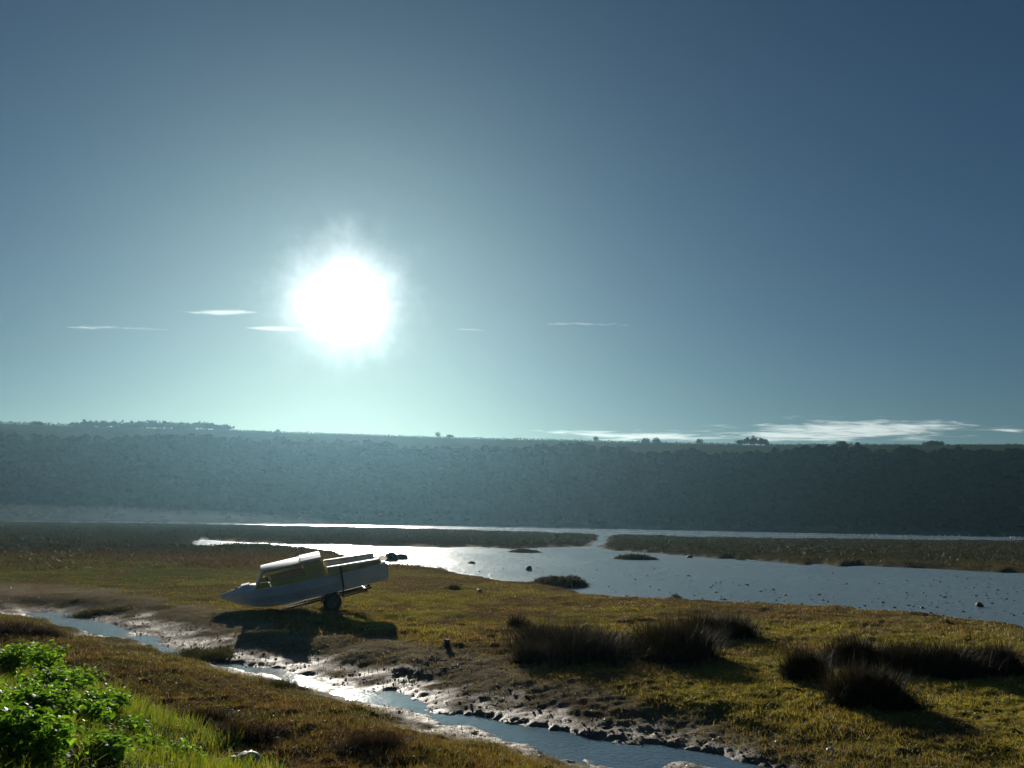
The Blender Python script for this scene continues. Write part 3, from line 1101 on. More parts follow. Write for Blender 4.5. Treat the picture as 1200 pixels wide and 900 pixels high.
# cabin after bulkhead
ab = MB()
for (y0, y1) in ((-1, -0.28), (0.28, 1)):
    def q(yu, up):
        t = T_CB + (T_RB - T_CB) * up + 0.01
        return (t * BOAT_L, yu * cab_y(t, up) * 0.97, sheer(t) + HR * up * 0.99)
    pts = [q(y0, -0.4), q(y1, -0.4), q(y1, 1), q(y0, 1)]
    ab.add(pts + [(x + 0.03, y, z) for x, y, z in pts], [(0, 3, 2, 1), (4, 5, 6, 7), (0, 1, 5, 4), (1, 2, 6, 5), (2, 3, 7, 6), (3, 0, 4, 7)])
ab.build('cabin_bulkhead', M['yellow'], boat)
# cockpit coamings with a white capping
for sgn in (1, -1):
    ts = [0.03 + (T_CB + 0.01 - 0.03) * i / 8 for i in range(9)]
    y_ = lambda t: sgn * halfbeam(t) * 0.92
    hgt = lambda t: 0.10 + 0.13 * (t / T_CB)
    co = strip('cockpit_coaming', [(t * BOAT_L, y_(t), sheer(t) - 0.02) for t in ts], [(t * BOAT_L, y_(t) * 0.975, sheer(t) + hgt(t)) for t in ts], M['yellow'] if sgn > 0 else M['white'], 0.03, boat)
    MB().tube([(t * BOAT_L, y_(t) * 0.973, sheer(t) + hgt(t) + 0.015) for t in ts], 0.046, 6).build('capping_rail', M['white'], co)
# side decks, cockpit floor, thwart, engine well
for sgn in (1, -1):
    ts = [0.0 + (T_CB + 0.01) * i / 8 for i in range(9)]
    strip('side_deck', [(t * BOAT_L, sgn * halfbeam(t) * 0.995, sheer(t) - 0.025) for t in ts], [(t * BOAT_L, sgn * halfbeam(t) * 0.86, sheer(t) - 0.01) for t in ts], M['white'], 0.012, boat)
MB().box((T_CB * BOAT_L / 2, 0, 0.24), (T_CB * BOAT_L, 1.5, 0.03)).build('cockpit_floor', M['wood_old'], boat)
MB().box((0.62, 0, 0.45), (0.32, 1.55, 0.04)).build('thwart', M['white'], boat)
MB().box((0.035, 0, sheer(0) - 0.01), (0.09, 1.74, 0.05)).build('transom_cap', M['white'], boat)

# white round fender at the stern
fen = Vector(at_d(446.5, 652.5, 25.1))
fp = [(0.0, -0.15)] + [(0.085 * math.sin(math.pi * k / 10) ** 0.6, -0.15 + 0.30 * k / 10) for k in range(1, 10)] + [(0.0, 0.15)]
fo = thing('boat_fender', 'small white fender shining on the raised stern of the boat', 'fender', boat_org + RB @ (Vector((0.06, 0.66, sheer(0) + 0.12)) * BS), (0, 0, YAW_B + rad(80)))
MB().lathe_y(fp, 14).build('float_body', M['fender'], fo, True)
MB().tube([(0, 0.14, 0), (0.0, 0.22, 0.0), (0.03, 0.26, -0.03)], 0.010, 5).build('cord', M['strap'], fo)

# ------------------------------------------------------------------ trailer
trailer = thing('boat_trailer', 'dark low road trailer with single axle carrying the cabin boat', 'trailer', boat_org, (0, PITCH_B, YAW_B))
trailer.scale = (BS, BS, BS)
TX = 0.36 * BOAT_L                          # axle position along the boat
for sgn in (1, -1):
    MB().tube([(0.55, sgn * 0.42, -0.10), (TX, sgn * 0.42, -0.10), (2.9, sgn * 0.36, -0.10), (4.0, sgn * 0.03, -0.12)], 0.035, 6).build('side_rail', M['steel'], trailer)
MB().tube([(2.6, 0, -0.13), (5.0, 0, -0.14)], 0.038, 6).build('drawbar', M['steel'], trailer)
MB().tube([(5.0, 0, -0.14), (5.18, 0, -0.13)], [0.05, 0.035], 8).build('coupling', M['dark'], trailer)
for x in (0.6, 1.5, 2.7):
    mb = MB()
    mb.tube([(x, -0.42, -0.10), (x, 0.42, -0.10)], 0.028, 6)
    cr = mb.build('cross_member', M['steel'], trailer)
    MB().tube([(x, -0.09, -0.045), (x, 0.09, -0.045)], 0.042, 10).build('keel_roller', M['rubber'], cr)
gz = float(ground_z(*(boat_org + RB @ Vector((TX * BS, 0.72, 0)))[:2])[0])
wheel_r = 0.29
# axle height so the tyres stand on the turf
axl = boat_org + RB @ Vector((TX * BS, 0, 0))
loc_ax = (gz + wheel_r * BS - 0.03 - axl.z) / math.cos(PITCH_B) / BS
for sgn in (1, -1):
    w = thing_w = link('wheel', None, trailer)
    w.location = (TX, sgn * 0.84, loc_ax)
    MB().lathe_y([(0.16, -0.07), (0.22, -0.085), (0.265, -0.08), (wheel_r, -0.06), (wheel_r, 0.06), (0.265, 0.08), (0.22, 0.085), (0.16, 0.07)], 28).build('tyre', M['rubber'], w, True)
    MB().lathe_y([(0.0, 0.045), (0.06, 0.05), (0.07, 0.02), (0.14, 0.02), (0.165, 0.075), (0.165, -0.075), (0.0, -0.06)], 24).build('rim', M['dark'], w)
    gv = []
    gf = []
    for k in range(13):
        a = math.pi * (0.02 + 0.96 * k / 12)
        for yy in (-0.13, 0.13):
            gv.append((TX + 0.36 * math.cos(a), sgn * 0.84 + yy, loc_ax + 0.34 * math.sin(a)))
    n = len(gv)
    gv += [(TX + (x - TX) * 0.97, y, loc_ax + (z - loc_ax) * 0.97) for x, y, z in gv]
    for k in range(12):
        q = (2 * k, 2 * k + 1, 2 * k + 3, 2 * k + 2)
        gf += [q, tuple(i + n for i in q[::-1]), (2 * k, 2 * k + 2, 2 * k + 2 + n, 2 * k + n), (2 * k + 1, 2 * k + 1 + n, 2 * k + 3 + n, 2 * k + 3)]
    MB().add(gv, gf).build('mudguard', M['dark'], trailer)
    MB().box((TX, sgn * 0.60, (loc_ax - 0.10) / 2), (0.07, 0.05, abs(loc_ax + 0.10) + 0.08)).build('axle_bracket', M['steel'], trailer)
MB().tube([(TX, -0.84, loc_ax), (TX, 0.84, loc_ax)], 0.03, 8).build('axle', M['steel'], trailer)
MB().tube([(TX + 0.25, -0.5, loc_ax * 0.5 - 0.08), (TX + 0.25, 0.5, loc_ax * 0.5 - 0.08)], 0.03, 6).build('cross_tube', M['steel'], trailer)
# rear arm carrying the lighting board
for sgn in (1, -1):
    MB().tube([(1.55, sgn * 0.55, -0.16), (0.78, sgn * 0.62, -0.14)], 0.024, 6).build('rear_arm', M['steel'], trailer)
bd = MB().box((0.76, 0, -0.12), (0.03, 1.5, 0.09)).build('light_board', M['dark'], trailer)
for sgn in (1, -1):
    MB().box((0.735, sgn * 0.66, -0.11), (0.03, 0.12, 0.10)).build('tail_light', M['redlamp'], bd)
# strap over the hull down to the trailer
sp_ = []
for (x, y, z) in ((1.52, 0.50, -0.15), (1.50, 0.80, 0.02), (1.47, 1.02, 0.30), (1.46, 1.065, sheer(0.28) - 0.02), (1.45, 1.02, sheer(.28) + 0.05), (1.44, 0.955, sheer(0.28) + 0.21), (1.44, 0.90, sheer(.28) + 0.255)):
    sp_.append((x, y, z))
stp = strip('tie_down_strap', [(x - 0.03, y, z) for x, y, z in sp_], [(x + 0.03, y, z) for x, y, z in sp_], M['strap'], 0.008)
stp.scale = (BS, BS, BS)
stp.location, stp.rotation_euler = boat_org, (HEEL_B, PITCH_B, YAW_B)
tag(stp, 'dark tie-down strap running down the side of the boat to its trailer', 'strap')


# ------------------------------------------------------------------ plants
def blades(base, height, width, lean, col, g, seg=3, droop=0.25):
    """grass or rush blades as tapering bent strips; returns V, F(tri), colours"""
    n = len(base)
    ang = g.uniform(0, 2 * math.pi, n)
    side = np.stack([np.cos(ang), np.sin(ang), np.zeros(n)], -1)
    V = []
    for s in range(seg):
        u = s / seg
        c = base + lean * (u ** 1.6)[..., None] if False else base + lean * (u ** 1.6) + np.stack([np.zeros(n), np.zeros(n), height * (u - droop * u ** 3)], -1)
        w = (width * (1 - 0.75 * u))[:, None] * side * 0.5
        V += [c - w, c + w]
    V.append(base + lean + np.stack([np.zeros(n), np.zeros(n), height * (1 - droop)], -1))
    V = np.stack(V, 1)
    k = 2 * seg + 1
    f = []
    for s in range(seg - 1):
        f += [(2 * s, 2 * s + 1, 2 * s + 3), (2 * s, 2 * s + 3, 2 * s + 2)]
    f.append((2 * seg - 2, 2 * seg - 1, 2 * seg))
    f = np.array(f)
    Fq = (np.arange(n)[:, None, None] * k + f[None]).reshape(-1, 3)
    return V.reshape(-1, 3), Fq, np.repeat(col, k, 0)


def tussock(px, py, hw, top_py, h, label, seed, n=2200, group='dark rush clumps on the turf', col=(0.030, 0.027, 0.016), name='rush_clump', cat='rushes'):
    """patch of rushes: its front foot lies at that place and it runs back until its tops reach top_py"""
    g = np.random.default_rng(seed)
    h = h * 1.62
    front = at_ground(px, py)
    back = at(px, top_py, front[2] + h * 0.9)
    dep = min(max((back[1] - front[1]) / 2, hw * front[1] / FPX * 0.5), 4.0)
    u_ = front[:2] / np.hypot(*front[:2])
    p = np.array([front[0] + u_[0] * dep, front[1] + u_[1] * dep, 0.0])
    p[2] = float(ground_z(p[0], p[1])[0])
    d = p[1]
    rw = hw * d / FPX
    depth = dep / rw
    n = int(n * 1.4)
    t = thing(name, label, cat, p, (0, 0, 0), group)
    nc = 14
    cx, cy = g.uniform(-0.75, 0.75, nc) * rw, g.uniform(-0.75, 0.75, nc) * rw * depth
    ch = g.uniform(0.35, 1.0, nc) * (1 - 0.35 * (np.hypot(cx / rw, cy / (rw * depth)) ** 2))
    k = g.integers(0, nc, n)
    off = g.normal(size=(n, 2)) * rw * np.where(g.random((n, 1)) < 0.2, 0.42, 0.21) * np.array([1, min(depth, 2.0)])
    bx, by = cx[k] + off[:, 0], cy[k] + off[:, 1]
    bx, by = bx * u_[1] + by * u_[0], by * u_[1] - bx * u_[0]
    bz = ground_z(p[0] + bx, p[1] + by) - p[2] - 0.03
    hh = h * ch[k] * g.uniform(0.55, 1.12, n) * np.where(g.random(n) < 0.06, 1.4, 1.0)
    ln = np.stack([np.clip(off[:, 0], -.4, .4) * 0.3 + g.normal(size=n) * 0.23 * h, np.clip(off[:, 1], -.4, .4) * 0.3 + g.normal(size=n) * 0.23 * h, np.zeros(n)], -1)
    cc = np.array(col) * g.uniform(0.5, 1.5, (n, 1)) * (1 + g.normal(size=(n, 3)) * 0.08)
    dry = g.random(n) < 0.07
    cc[dry] = np.array([0.13, 0.10, 0.055]) * g.uniform(0.6, 1.2, (dry.sum(), 1))
    V, Fq, Cq = blades(np.stack([bx, by, bz], -1), hh, np.full(n, 0.00075 * d), ln, cc, g, 3, 0.12)
    mesh_np('stems', V, Fq, M['rush'], t, False, {'tint': Cq})['kind'] = 'stuff'
    # dense dead litter at the foot
    n2 = n // 3
    k = g.integers(0, nc, n2)
    bx, by = cx[k] + g.normal(size=n2) * rw * 0.2, cy[k] + g.normal(size=n2) * rw * 0.2
    bx, by = bx * u_[1] + by * u_[0], by * u_[1] - bx * u_[0]
    bz = ground_z(p[0] + bx, p[1] + by) - p[2] - 0.02
    ln = np.stack([g.normal(size=n2) * 0.3 * h, g.normal(size=n2) * 0.3 * h, np.zeros(n2)], -1)
    V, Fq, Cq = blades(np.stack([bx, by, bz], -1), h * g.uniform(0.15, 0.5, n2), np.full(n2, 0.0012 * d), ln, np.array([[0.035, 0.026, 0.016]]) * g.uniform(0.5, 1.5, (n2, 1)), g, 3, 0.4)
    mesh_np('litter', V, Fq, M['rush'], t, False, {'tint': Cq})['kind'] = 'stuff'
    return t


tussock(668, 776, 52, 704, 0.60, 'large rounded dark rush clump, left one of the middle group', 201, 6000)
tussock(782, 778, 46, 711, 0.58, 'broad dark rush clump in the centre of the middle group', 202, 5600)
tussock(846, 750, 34, 712, 0.50, 'smaller dark rush clump behind the right end of the middle group', 203, 3200)
tussock(626, 777, 20, 748, 0.32, 'low thin rush clump at the left foot of the large rounded one', 204, 900)
tussock(609, 736, 13, 712, 0.32, 'tiny tuft of rushes standing alone left of the middle clumps', 205, 300)
tussock(940, 796, 20, 748, 0.46, 'leftmost upright rush clump of the right hand group', 206, 1900)
tussock(1012, 828, 42, 762, 0.46, 'nearest dark rush clump of the right hand group, with pale stalks', 207, 4600)
tussock(1090, 794, 46, 738, 0.48, 'long dark rush clump in the middle of the right hand group', 208, 4400)
tussock(1158, 792, 34, 742, 0.44, 'rush clump at the right end of the right hand group', 209, 3200)
tussock(1000, 782, 34, 744, 0.42, 'dark rush clump at the back of the right hand group', 211, 2400)
tussock(1060, 832, 14, 802, 0.26, 'small ragged rush clump right of the nearest dark clump', 212, 700)
tussock(655, 688, 34, 681, 0.16, 'low dark growth on the largest islet in the river', 213, 900)
tussock(793, 702, 12, 698, 0.10, 'low dark growth on the small islet near the grass bank', 214, 260)
tussock(530, 691, 9, 683, 0.20, 'small round dark tuft on the turf near the river bank', 210, 260)

SHR = dict(group='low brown shrubs by the creek', col=(0.060, 0.038, 0.026), name='low_shrub', cat='shrub')
tussock(14, 746, 36, 716, 0.26, 'dark brown low shrub at the left edge above the green bank', 221, 1600, **SHR)
tussock(52, 747, 24, 728, 0.18, 'dark brown low shrub beside the start of the creek at left', 222, 900, **SHR)
tussock(292, 872, 34, 838, 0.22, 'dark brown low shrub just right of the bright grass', 223, 1800, **SHR)
tussock(232, 852, 40, 818, 0.16, 'brown low shrub above the right end of the bright grass', 224, 1800, **SHR)
tussock(432, 880, 36, 850, 0.20, 'dark low shrub near the bottom edge below the creek', 225, 1600, **SHR)
HUM = dict(group='grassy hummocks on the mud', col=(0.115, 0.115, 0.034), name='grass_hummock', cat='grass')
tussock(112, 722, 34, 710, 0.14, 'grassy hummock on the far side of creek at left', 231, 1500, **HUM)
tussock(222, 770, 24, 750, 0.14, 'left one of two grassy hummocks in the creek mud', 232, 1300, **HUM)
tussock(256, 776, 20, 756, 0.13, 'right one of two grassy hummocks in the creek mud', 233, 1100, **HUM)
tussock(330, 806, 30, 794, 0.12, 'grassy hummock on the near edge of the glinting creek', 234, 1300, **HUM)

# turf blades over the marsh in view (too many to count)
g = np.random.default_rng(5)
N = 330000
u = g.random(N)
r0, r1 = 7.5, 60.0
rr = 1 / (1 / r0 + u * (1 / r1 - 1 / r0))
aa = np.radians(g.uniform(-38, 38, N))
tx, ty = rr * np.sin(aa), rr * np.cos(aa)
tz, tzone, tcol, ti = terrain(tx, ty)
dens = np.clip(1.0 - 0.85 * ti['mud'], 0, 1) * smooth(0.02, 0.07, tz) * (0.35 + 0.65 * smooth(-0.15, 0.12, fbm(tx, ty, 1.1, 4, 44)))
keep = g.random(N) < dens
keep &= ti['bf'] < 0.6
tx, ty, tz, tcol, rr = tx[keep], ty[keep], tz[keep], tcol[keep], rr[keep]
n = len(tx)
hgt = (0.03 + 0.05 * g.random(n)) * (0.8 + 0.5 * smooth(-.2, .2, fbm(tx, ty, 0.5, 3, 61)))
ln = np.c_[g.normal(size=(n, 2)) * 0.03, np.zeros(n)]
wd = np.clip(rr * 0.0009, 0.006, 0.03)
cc = tcol * g.uniform(0.7, 1.75, (n, 1)) * (1 + g.normal(size=(n, 3)) * 0.08)
straw = g.random(n) < 0.16
cc[straw] = np.array([0.29, 0.23, 0.10]) * g.uniform(0.6, 1.1, (straw.sum(), 1))
V, Fq, Cq = blades(np.c_[tx, ty, tz - 0.006], hgt, wd, ln, np.clip(cc, 0.005, 1), g, 1, 0.2)
turf = mesh_np('turf_grass', V, Fq, M['turf'], None, False, {'tint': Cq})
kind(turf, 'stuff', 'short yellow green turf over the marsh')

# rough marsh plants on the far flats, low and dark
N = 60000
u = g.random(N)
rr = 1 / (1 / 45 + u * (1 / 260 - 1 / 45))
aa = np.radians(g.uniform(-36, 36, N))
tx, ty = rr * np.sin(aa), rr * np.cos(aa)
tz, _, tcol, ti = terrain(tx, ty)
keep = (tz > 0.10) & (g.random(N) < 0.35 + 0.65 * smooth(-.1, .1, fbm(tx, ty, 0.15, 3, 77)))
tx, ty, tz, tcol, rr = tx[keep], ty[keep], tz[keep], tcol[keep], rr[keep]
n = len(tx)
ln = np.c_[g.normal(size=(n, 2)) * 0.15, np.zeros(n)]
V, Fq, Cq = blades(np.c_[tx, ty, tz - 0.02], g.uniform(0.10, 0.32, n), rr * 0.0011, ln, np.clip(tcol * g.uniform(.5, 1.4, (n, 1)), .004, 1), g, 1, 0.2)
kind(mesh_np('saltmarsh_plants', V, Fq, M['rush'], None, False, {'tint': Cq}), 'stuff', 'dark low saltmarsh growth on the far flats')

# brown dead growth between the creek and the bank
N = 60000
bb = np.array([BROWN.min(0), BROWN.max(0)])
tx, ty = g.uniform(bb[0, 0], bb[1, 0], N), g.uniform(7.2, min(bb[1, 1], 24), N)
tz, _, tcol, ti = terrain(tx, ty)
keep = (poly_sdf(BROWN, tx, ty) + fbm(tx, ty, 1.3, 3, 15) * 2 > -0.1) & (tz > 0.03) & (g.random(N) < smooth(-.14, .12, fbm(tx, ty, 1.7, 3, 88)))
tx, ty, tz = tx[keep], ty[keep], tz[keep]
n = len(tx)
ln = np.c_[g.normal(size=(n, 2)) * 0.06, np.zeros(n)]
pal = np.array([[0.105, 0.066, 0.036], [0.14, 0.088, 0.042], [0.085, 0.066, 0.034], [0.125, 0.115, 0.036]])
V, Fq, Cq = blades(np.c_[tx, ty, tz - 0.02], g.uniform(0.05, 0.20, n), np.full(n, 0.009), ln, pal[g.integers(0, 4, n)] * g.uniform(.5, 1.4, (n, 1)), g, 2, 0.3)
kind(mesh_np('dead_marsh_growth', V, Fq, M['turf'], None, False, {'tint': Cq}), 'stuff', 'brown dead marsh growth beside the creek')

# bright grass on the near bank
N = 130000
tx, ty = g.uniform(-10.5, 0.5, N), g.uniform(3.6, 15.5, N)
tz, _, tcol, ti = terrain(tx, ty)
keep = (ti['bf'] + fbm(tx, ty, 1.6, 3, 19) * 1.0 > 0.35) & (np.abs(np.arctan2(tx, ty)) < 0.75)
tx, ty, tz = tx[keep], ty[keep], tz[keep]
n = len(tx)
cl = fbm(tx, ty, 1.4, 3, 29)
hgt = g.uniform(0.10, 0.32, n) * np.clip(1 + 2.6 * cl, 0.35, 2)
ln = np.c_[g.normal(size=(n, 2)) * 0.08 + [0.02, -0.02], np.zeros(n)]
pal = np.array([[0.145, 0.215, 0.030], [0.185, 0.230, 0.034], [0.105, 0.175, 0.030], [0.23, 0.21, 0.06]])
V, Fq, Cq = blades(np.c_[tx, ty, tz - 0.02], hgt, g.uniform(0.005, 0.009, n), ln, pal[g.integers(0, 4, n)] * g.uniform(.6, 1.25, (n, 1)), g, 3, 0.35)
kind(mesh_np('bank_grass', V, Fq, M['grass'], None, False, {'tint': Cq}), 'stuff', 'lush bright green grass on the near bank')

# leafy weeds on the near bank
half = [(0.0, 0.0), (0.10, 0.10), (0.22, 0.20), (0.20, 0.34), (0.34, 0.46), (0.28, 0.60), (0.30, 0.76), (0.14, 0.90), (0.0, 1.0)]


def leaf_geo(fold=0.10, curl=0.18):
    V, Fq = [], []
    for (w, l) in half:
        V.append((0, l, -curl * l * l))
    m = len(half)
    for s in (1, -1):
        for (w, l) in half[1:-1]:
            V.append((s * w, l, fold * w * 2 - curl * l * l))
    for k, s in enumerate((1, -1)):
        o = m + k * (m - 2)
        Fq.append((0, o, 1) if s > 0 else (0, 1, o))
        for i in range(m - 3):
            q = (i + 1, o + i, o + i + 1, i + 2)
            Fq.append(q if s > 0 else q[::-1])
        Fq.append((m - 2, o + m - 3, m - 1) if s > 0 else (m - 2, m - 1, o + m - 3))
    return V, Fq


leaf_me = []
for q in range(3):
    Vl, Fl = leaf_geo(0.06 + 0.08 * q, 0.1 + 0.15 * q)
    me = bpy.data.meshes.new('leaf')
    me.from_pydata(Vl, [], Fl)
    me.materials.append(M['leaf'])
    leaf_me.append(me)


def leaf_mat4(pos, az_, el_, size, roll=0.0):
    return Matrix.Translation(pos) @ Euler((0, 0, az_)).to_matrix().to_4x4() @ Euler((el_, roll, 0)).to_matrix().to_4x4() @ Matrix.Scale(size, 4)


def weed(px, py, h, w, nleaf, seed, label, group='leafy weeds on the near bank'):
    g = random.Random(seed)
    p = at_ground(px, py)
    t = thing('leafy_weed', label, 'plant', p, (0, 0, 0), group)
    stems = MB()
    tips = []
    for k in range(7):
        a = g.uniform(0, 6.28)
        rr_ = w * g.uniform(0.15, 0.9)
        tip = Vector((rr_ * math.cos(a), rr_ * math.sin(a), h * g.uniform(0.6, 1.0)))
        mid = Vector((tip.x * 0.35, tip.y * 0.35, tip.z * 0.55))
        stems.tube([(0, 0, -0.03), mid, tip], [0.010, 0.007, 0.004], 5)
        tips.append((mid, tip))
    stems.build('stem', M['stem'], t)
    for k in range(nleaf):
        mid, tip = tips[k % 7]
        u = g.uniform(0.15, 1.0)
        pos = mid.lerp(tip, u) + Vector((g.uniform(-.03, .03), g.uniform(-.03, .03), 0.01))
        a = math.atan2(pos.y, pos.x) - math.pi / 2 + g.uniform(-1.1, 1.1)
        o = link('leaf', leaf_me[k % 3], t)
        o.matrix_local = leaf_mat4(pos, a, g.uniform(-0.5, 0.75), g.uniform(0.08, 0.145), g.uniform(-.5, .5))
    # small leaves
    ng = np.random.default_rng(seed)
    n = 680
    k = ng.integers(0, 7, n)
    u = ng.random(n) ** 0.6
    mids = np.array([list(m) for m, _ in tips])[k]
    tps = np.array([list(m) for _, m in tips])[k]
    c = mids * (1 - u[:, None]) + tps * u[:, None] + ng.normal(size=(n, 3)) * np.array([0.06, 0.06, 0.045])
    Vb = np.array(Vl)
    Vs, Fs = [], []
    tri = []
    for f in Fl:
        tri += [(f[0], f[1], f[2])] + ([(f[0], f[2], f[3])] if len(f) == 4 else [])
    tri = np.array(tri)
    for i in range(n):
        mm = np.array(leaf_mat4(c[i], ng.uniform(0, 6.28), ng.uniform(-0.6, 0.8), ng.uniform(0.035, 0.085), ng.uniform(-.6, .6)))
        Vs.append(Vb @ mm[:3, :3].T + mm[:3, 3])
        Fs.append(tri + i * len(Vb))
    cc = np.repeat(np.array([[0.125, 0.235, 0.038]]) * ng.uniform(0.5, 1.5, (n, 1)), len(Vb), 0)
    fo_ = mesh_np('small_leaves', np.concatenate(Vs), np.concatenate(Fs), M['leaf_s'], t, False, {'tint': cc})
    fo_['kind'] = 'stuff'


WEEDS = [  # place, height, half width, big leaves, label
    (12, 812, .42, .30, 16, 'tall leafy weed at the left edge of photo, topmost of the bank plants'),
    (48, 806, .42, .28, 16, 'tall leafy weed second from left at the top of the green bank'),
    (82, 822, .34, .26, 14, 'leafy weed at the right shoulder of the tall weeds on the bank'),
    (8, 858, .36, .32, 16, 'broad leaved weed at left edge halfway down the green bank'),
    (46, 862, .36, .30, 16, 'broad leaved weed in the middle of the leafy patch on the bank'),
    (92, 866, .28, .26, 12, 'leafy weed where the leafy patch meets the bright grass'),
    (10, 905, .32, .30, 16, 'leafy weed in the bottom left corner of the photo'),
    (60, 915, .30, .30, 14, 'leafy weed at the bottom edge beside the corner weed'),
    (118, 848, .26, .22, 12, 'dark leafy weed furthest right among the tall bank weeds'),
    (215, 902, .16, .20, 10, 'low yellow green weed at the bottom right end of the bright grass'),
    (150, 866, .10, .14, 8, 'small bright weed in the grass right of the leafy patch'),
    (128, 900, .12, .16, 8, 'bright weed at the bottom edge in the middle of the grass'),
    (172, 892, .10, .14, 8, 'bright low weed in the grass near its lower right end'),
    (66, 838, .34, .30, 14, 'leafy weed in the heart of the leafy patch below the tall weeds'),
    (28, 780, .30, .26, 12, 'leafy weed behind the tall weeds, highest on the left edge'),
]
for i, (px, py, h, w, nl, lab) in enumerate(WEEDS):
    weed(px, py, h * 1.1, w * 1.25, nl + 2, 300 + i, lab)


# ------------------------------------------------------------------ stones, clods, post, birds
def rock_geo(g, n1=7, n2=5, jag=0.22):
    V, Fq = [(0, 0, 1.0)], []
    for i in range(1, n2):
        ph = math.pi * i / n2
        for k in range(n1):
            t = 2 * math.pi * k / n1
            q = 1 + g.uniform(-jag, jag)
            V.append((math.sin(ph) * math.cos(t) * q, math.sin(ph) * math.sin(t) * q, math.cos(ph) * q))
    V.append((0, 0, -1.0))
    for k in range(n1):
        Fq.append((0, 1 + k, 1 + (k + 1) % n1))
        for i in range(n2 - 2):
            a, b = 1 + i * n1 + k, 1 + i * n1 + (k + 1) % n1
            Fq.append((a, a + n1, b + n1, b))
        e = 1 + (n2 - 2) * n1
        Fq.append((len(V) - 1, e + (k + 1) % n1, e + k))
    return V, Fq


def rock(px, py, sx, sy, sz, label, mat, seed, name='rock', cat='rock', group=None, z_water=False):
    g = random.Random(seed)
    p = at(px, py, 0.0) if z_water else at_ground(px, py)
    V, Fq = rock_geo(g, 11, 8, 0.14)
    V = [(x * sx, y * sy, z * sz) for x, y, z in V]
    o = mesh_py(name, V, Fq, M[mat], None, True)
    o.location = (p[0], p[1], p[2] + sz * 0.25)
    o.rotation_euler = (0, 0, g.uniform(0, 6))
    return tag(o, label, cat, group)


rock(290, 896, .16, .12, .10, 'smooth blue grey stone at the bottom edge right of green bank', 'stone', 401)
rock(272, 893, .07, .06, .05, 'small grey stone beside the smooth stone at the bottom edge', 'stone', 411)
rock(620, 668.5, .22, .16, .22, 'lone dark rock standing in the middle of the river', 'clod', 402, z_water=True)
rock(470, 655.5, .50, .4, .30, 'dark weedy rock in the bright water just right of boat stern', 'clod', 403, z_water=True)
rock(458, 657.0, .75, .5, .46, 'taller dark weedy rock right behind the stern of the boat', 'clod', 404, z_water=True)
rock(553, 660.5, .25, .15, .12, 'low dark rock in the water at mid left of the river', 'clod', 405, z_water=True)
rock(808, 653.5, .35, .25, .16, 'small dark mound off the right hand marsh edge', 'clod', 406, z_water=True)
rock(1148, 711, .14, .12, .13, 'dark stone in the right hand water near the photo edge', 'clod', 407, z_water=True)
rock(973, 880, .05, .04, .03, 'pale flat stone with dark shadow on the turf by the creek', 'pebble', 408)
rock(75, 804, .05, .04, .035, 'whitish stone on the dark mud above the green bank', 'pebble', 409)
rock(562, 693, .12, .1, .07, 'pale lump on the turf close to the river bank', 'stone', 410)

pp = at_ground(523, 757)
po = mesh_py('timber_stump', *(lambda mb: (mb.v, mb.f))(MB().tube([(0, 0, -0.06), (0.005, 0, 0.07), (0.012, 0.004, 0.13)], [0.072, 0.066, 0.060], 9)), M['wood_old'])
po.location = pp
tag(po, 'short brown timber stump standing alone on the turf', 'stump')


def scatter_rocks(name, pts, sizes, mat, label, seed):
    g = random.Random(seed)
    protos = []
    for i in range(6):
        V, Fq = rock_geo(g, 6, 4, 0.25)
        tri = []
        for f in Fq:
            tri += [f[:3]] + ([(f[0], f[2], f[3])] if len(f) == 4 else [])
        protos.append((np.array(V), np.array(tri)))
    Vs, Fs = [], []
    b = 0
    for i, (p, s) in enumerate(zip(pts, sizes)):
        V, tr_i = protos[i % 6]
        a = g.uniform(0, 6.28)
        Rm = np.array([[math.cos(a), -math.sin(a), 0], [math.sin(a), math.cos(a), 0], [0, 0, 1]])
        Vs.append((V * [s * g.uniform(.8, 1.4), s, s * 0.6]) @ Rm.T + p)
        Fs.append(tr_i + b)
        b += len(V)
    kind(mesh_np(name, np.concatenate(Vs), np.concatenate(Fs), M[mat]), 'stuff', label)


# clods dotting the shallow river
pts, sz = [], []
while len(pts) < 400:
    px, py = g.uniform(500, 1250), 655 + 85 * g.random() ** 0.8
    p = at(px, py)
    if poly_sdf(RIVER, np.array([p[0]]), np.array([p[1]]))[0] > 0.4 and fbm(p[:1], p[1:2], 0.22, 3, 37)[0] > g.uniform(-0.25, 0.2):
        pts.append(p + [0, 0, 0.005])
        sz.append(abs(g.normal()) * 0.026 + 0.018)
scatter_rocks('mud_clods', pts, sz, 'clod', 'dark clods dotting the shallow river', 1)
# stones and clods along the creek
cand = []
for _ in range(3400):
    px = g.uniform(40, 950)
    cand.append(at_ground(px, min(720 + (px - 40) * 0.195 + g.normal() * 16, 905)))
cand = np.array(cand)
q = terrain(cand[:, 0], cand[:, 1])[3]['st']
cand = cand[(q > -0.9) & (q < 0.25)][:160]
cand[:, 2] = np.maximum(cand[:, 2], -0.03) + 0.004
sz = np.abs(g.normal(size=len(cand))) * 0.012 + 0.006
pts = cand
scatter_rocks('creek_stones', pts, sz, 'clod', 'dark stones and clods along the creek edges', 2)
cx_, cy_ = g.uniform(MUDTRACK[:, 0].min(), MUDTRACK[:, 0].max(), 60000), g.uniform(8.5, 27, 60000)
ok_ = (poly_sdf(MUDTRACK, cx_, cy_) + fbm(cx_, cy_, 0.8, 4, 55) * 2.2 > 0.1) & (np.abs(np.arctan2(cx_, cy_)) < 0.6) & (fbm(cx_, cy_, 1.5, 3, 14) > -0.06)
cx_, cy_ = cx_[ok_][:4000], cy_[ok_][:4000]
cz_ = ground_z(cx_, cy_)
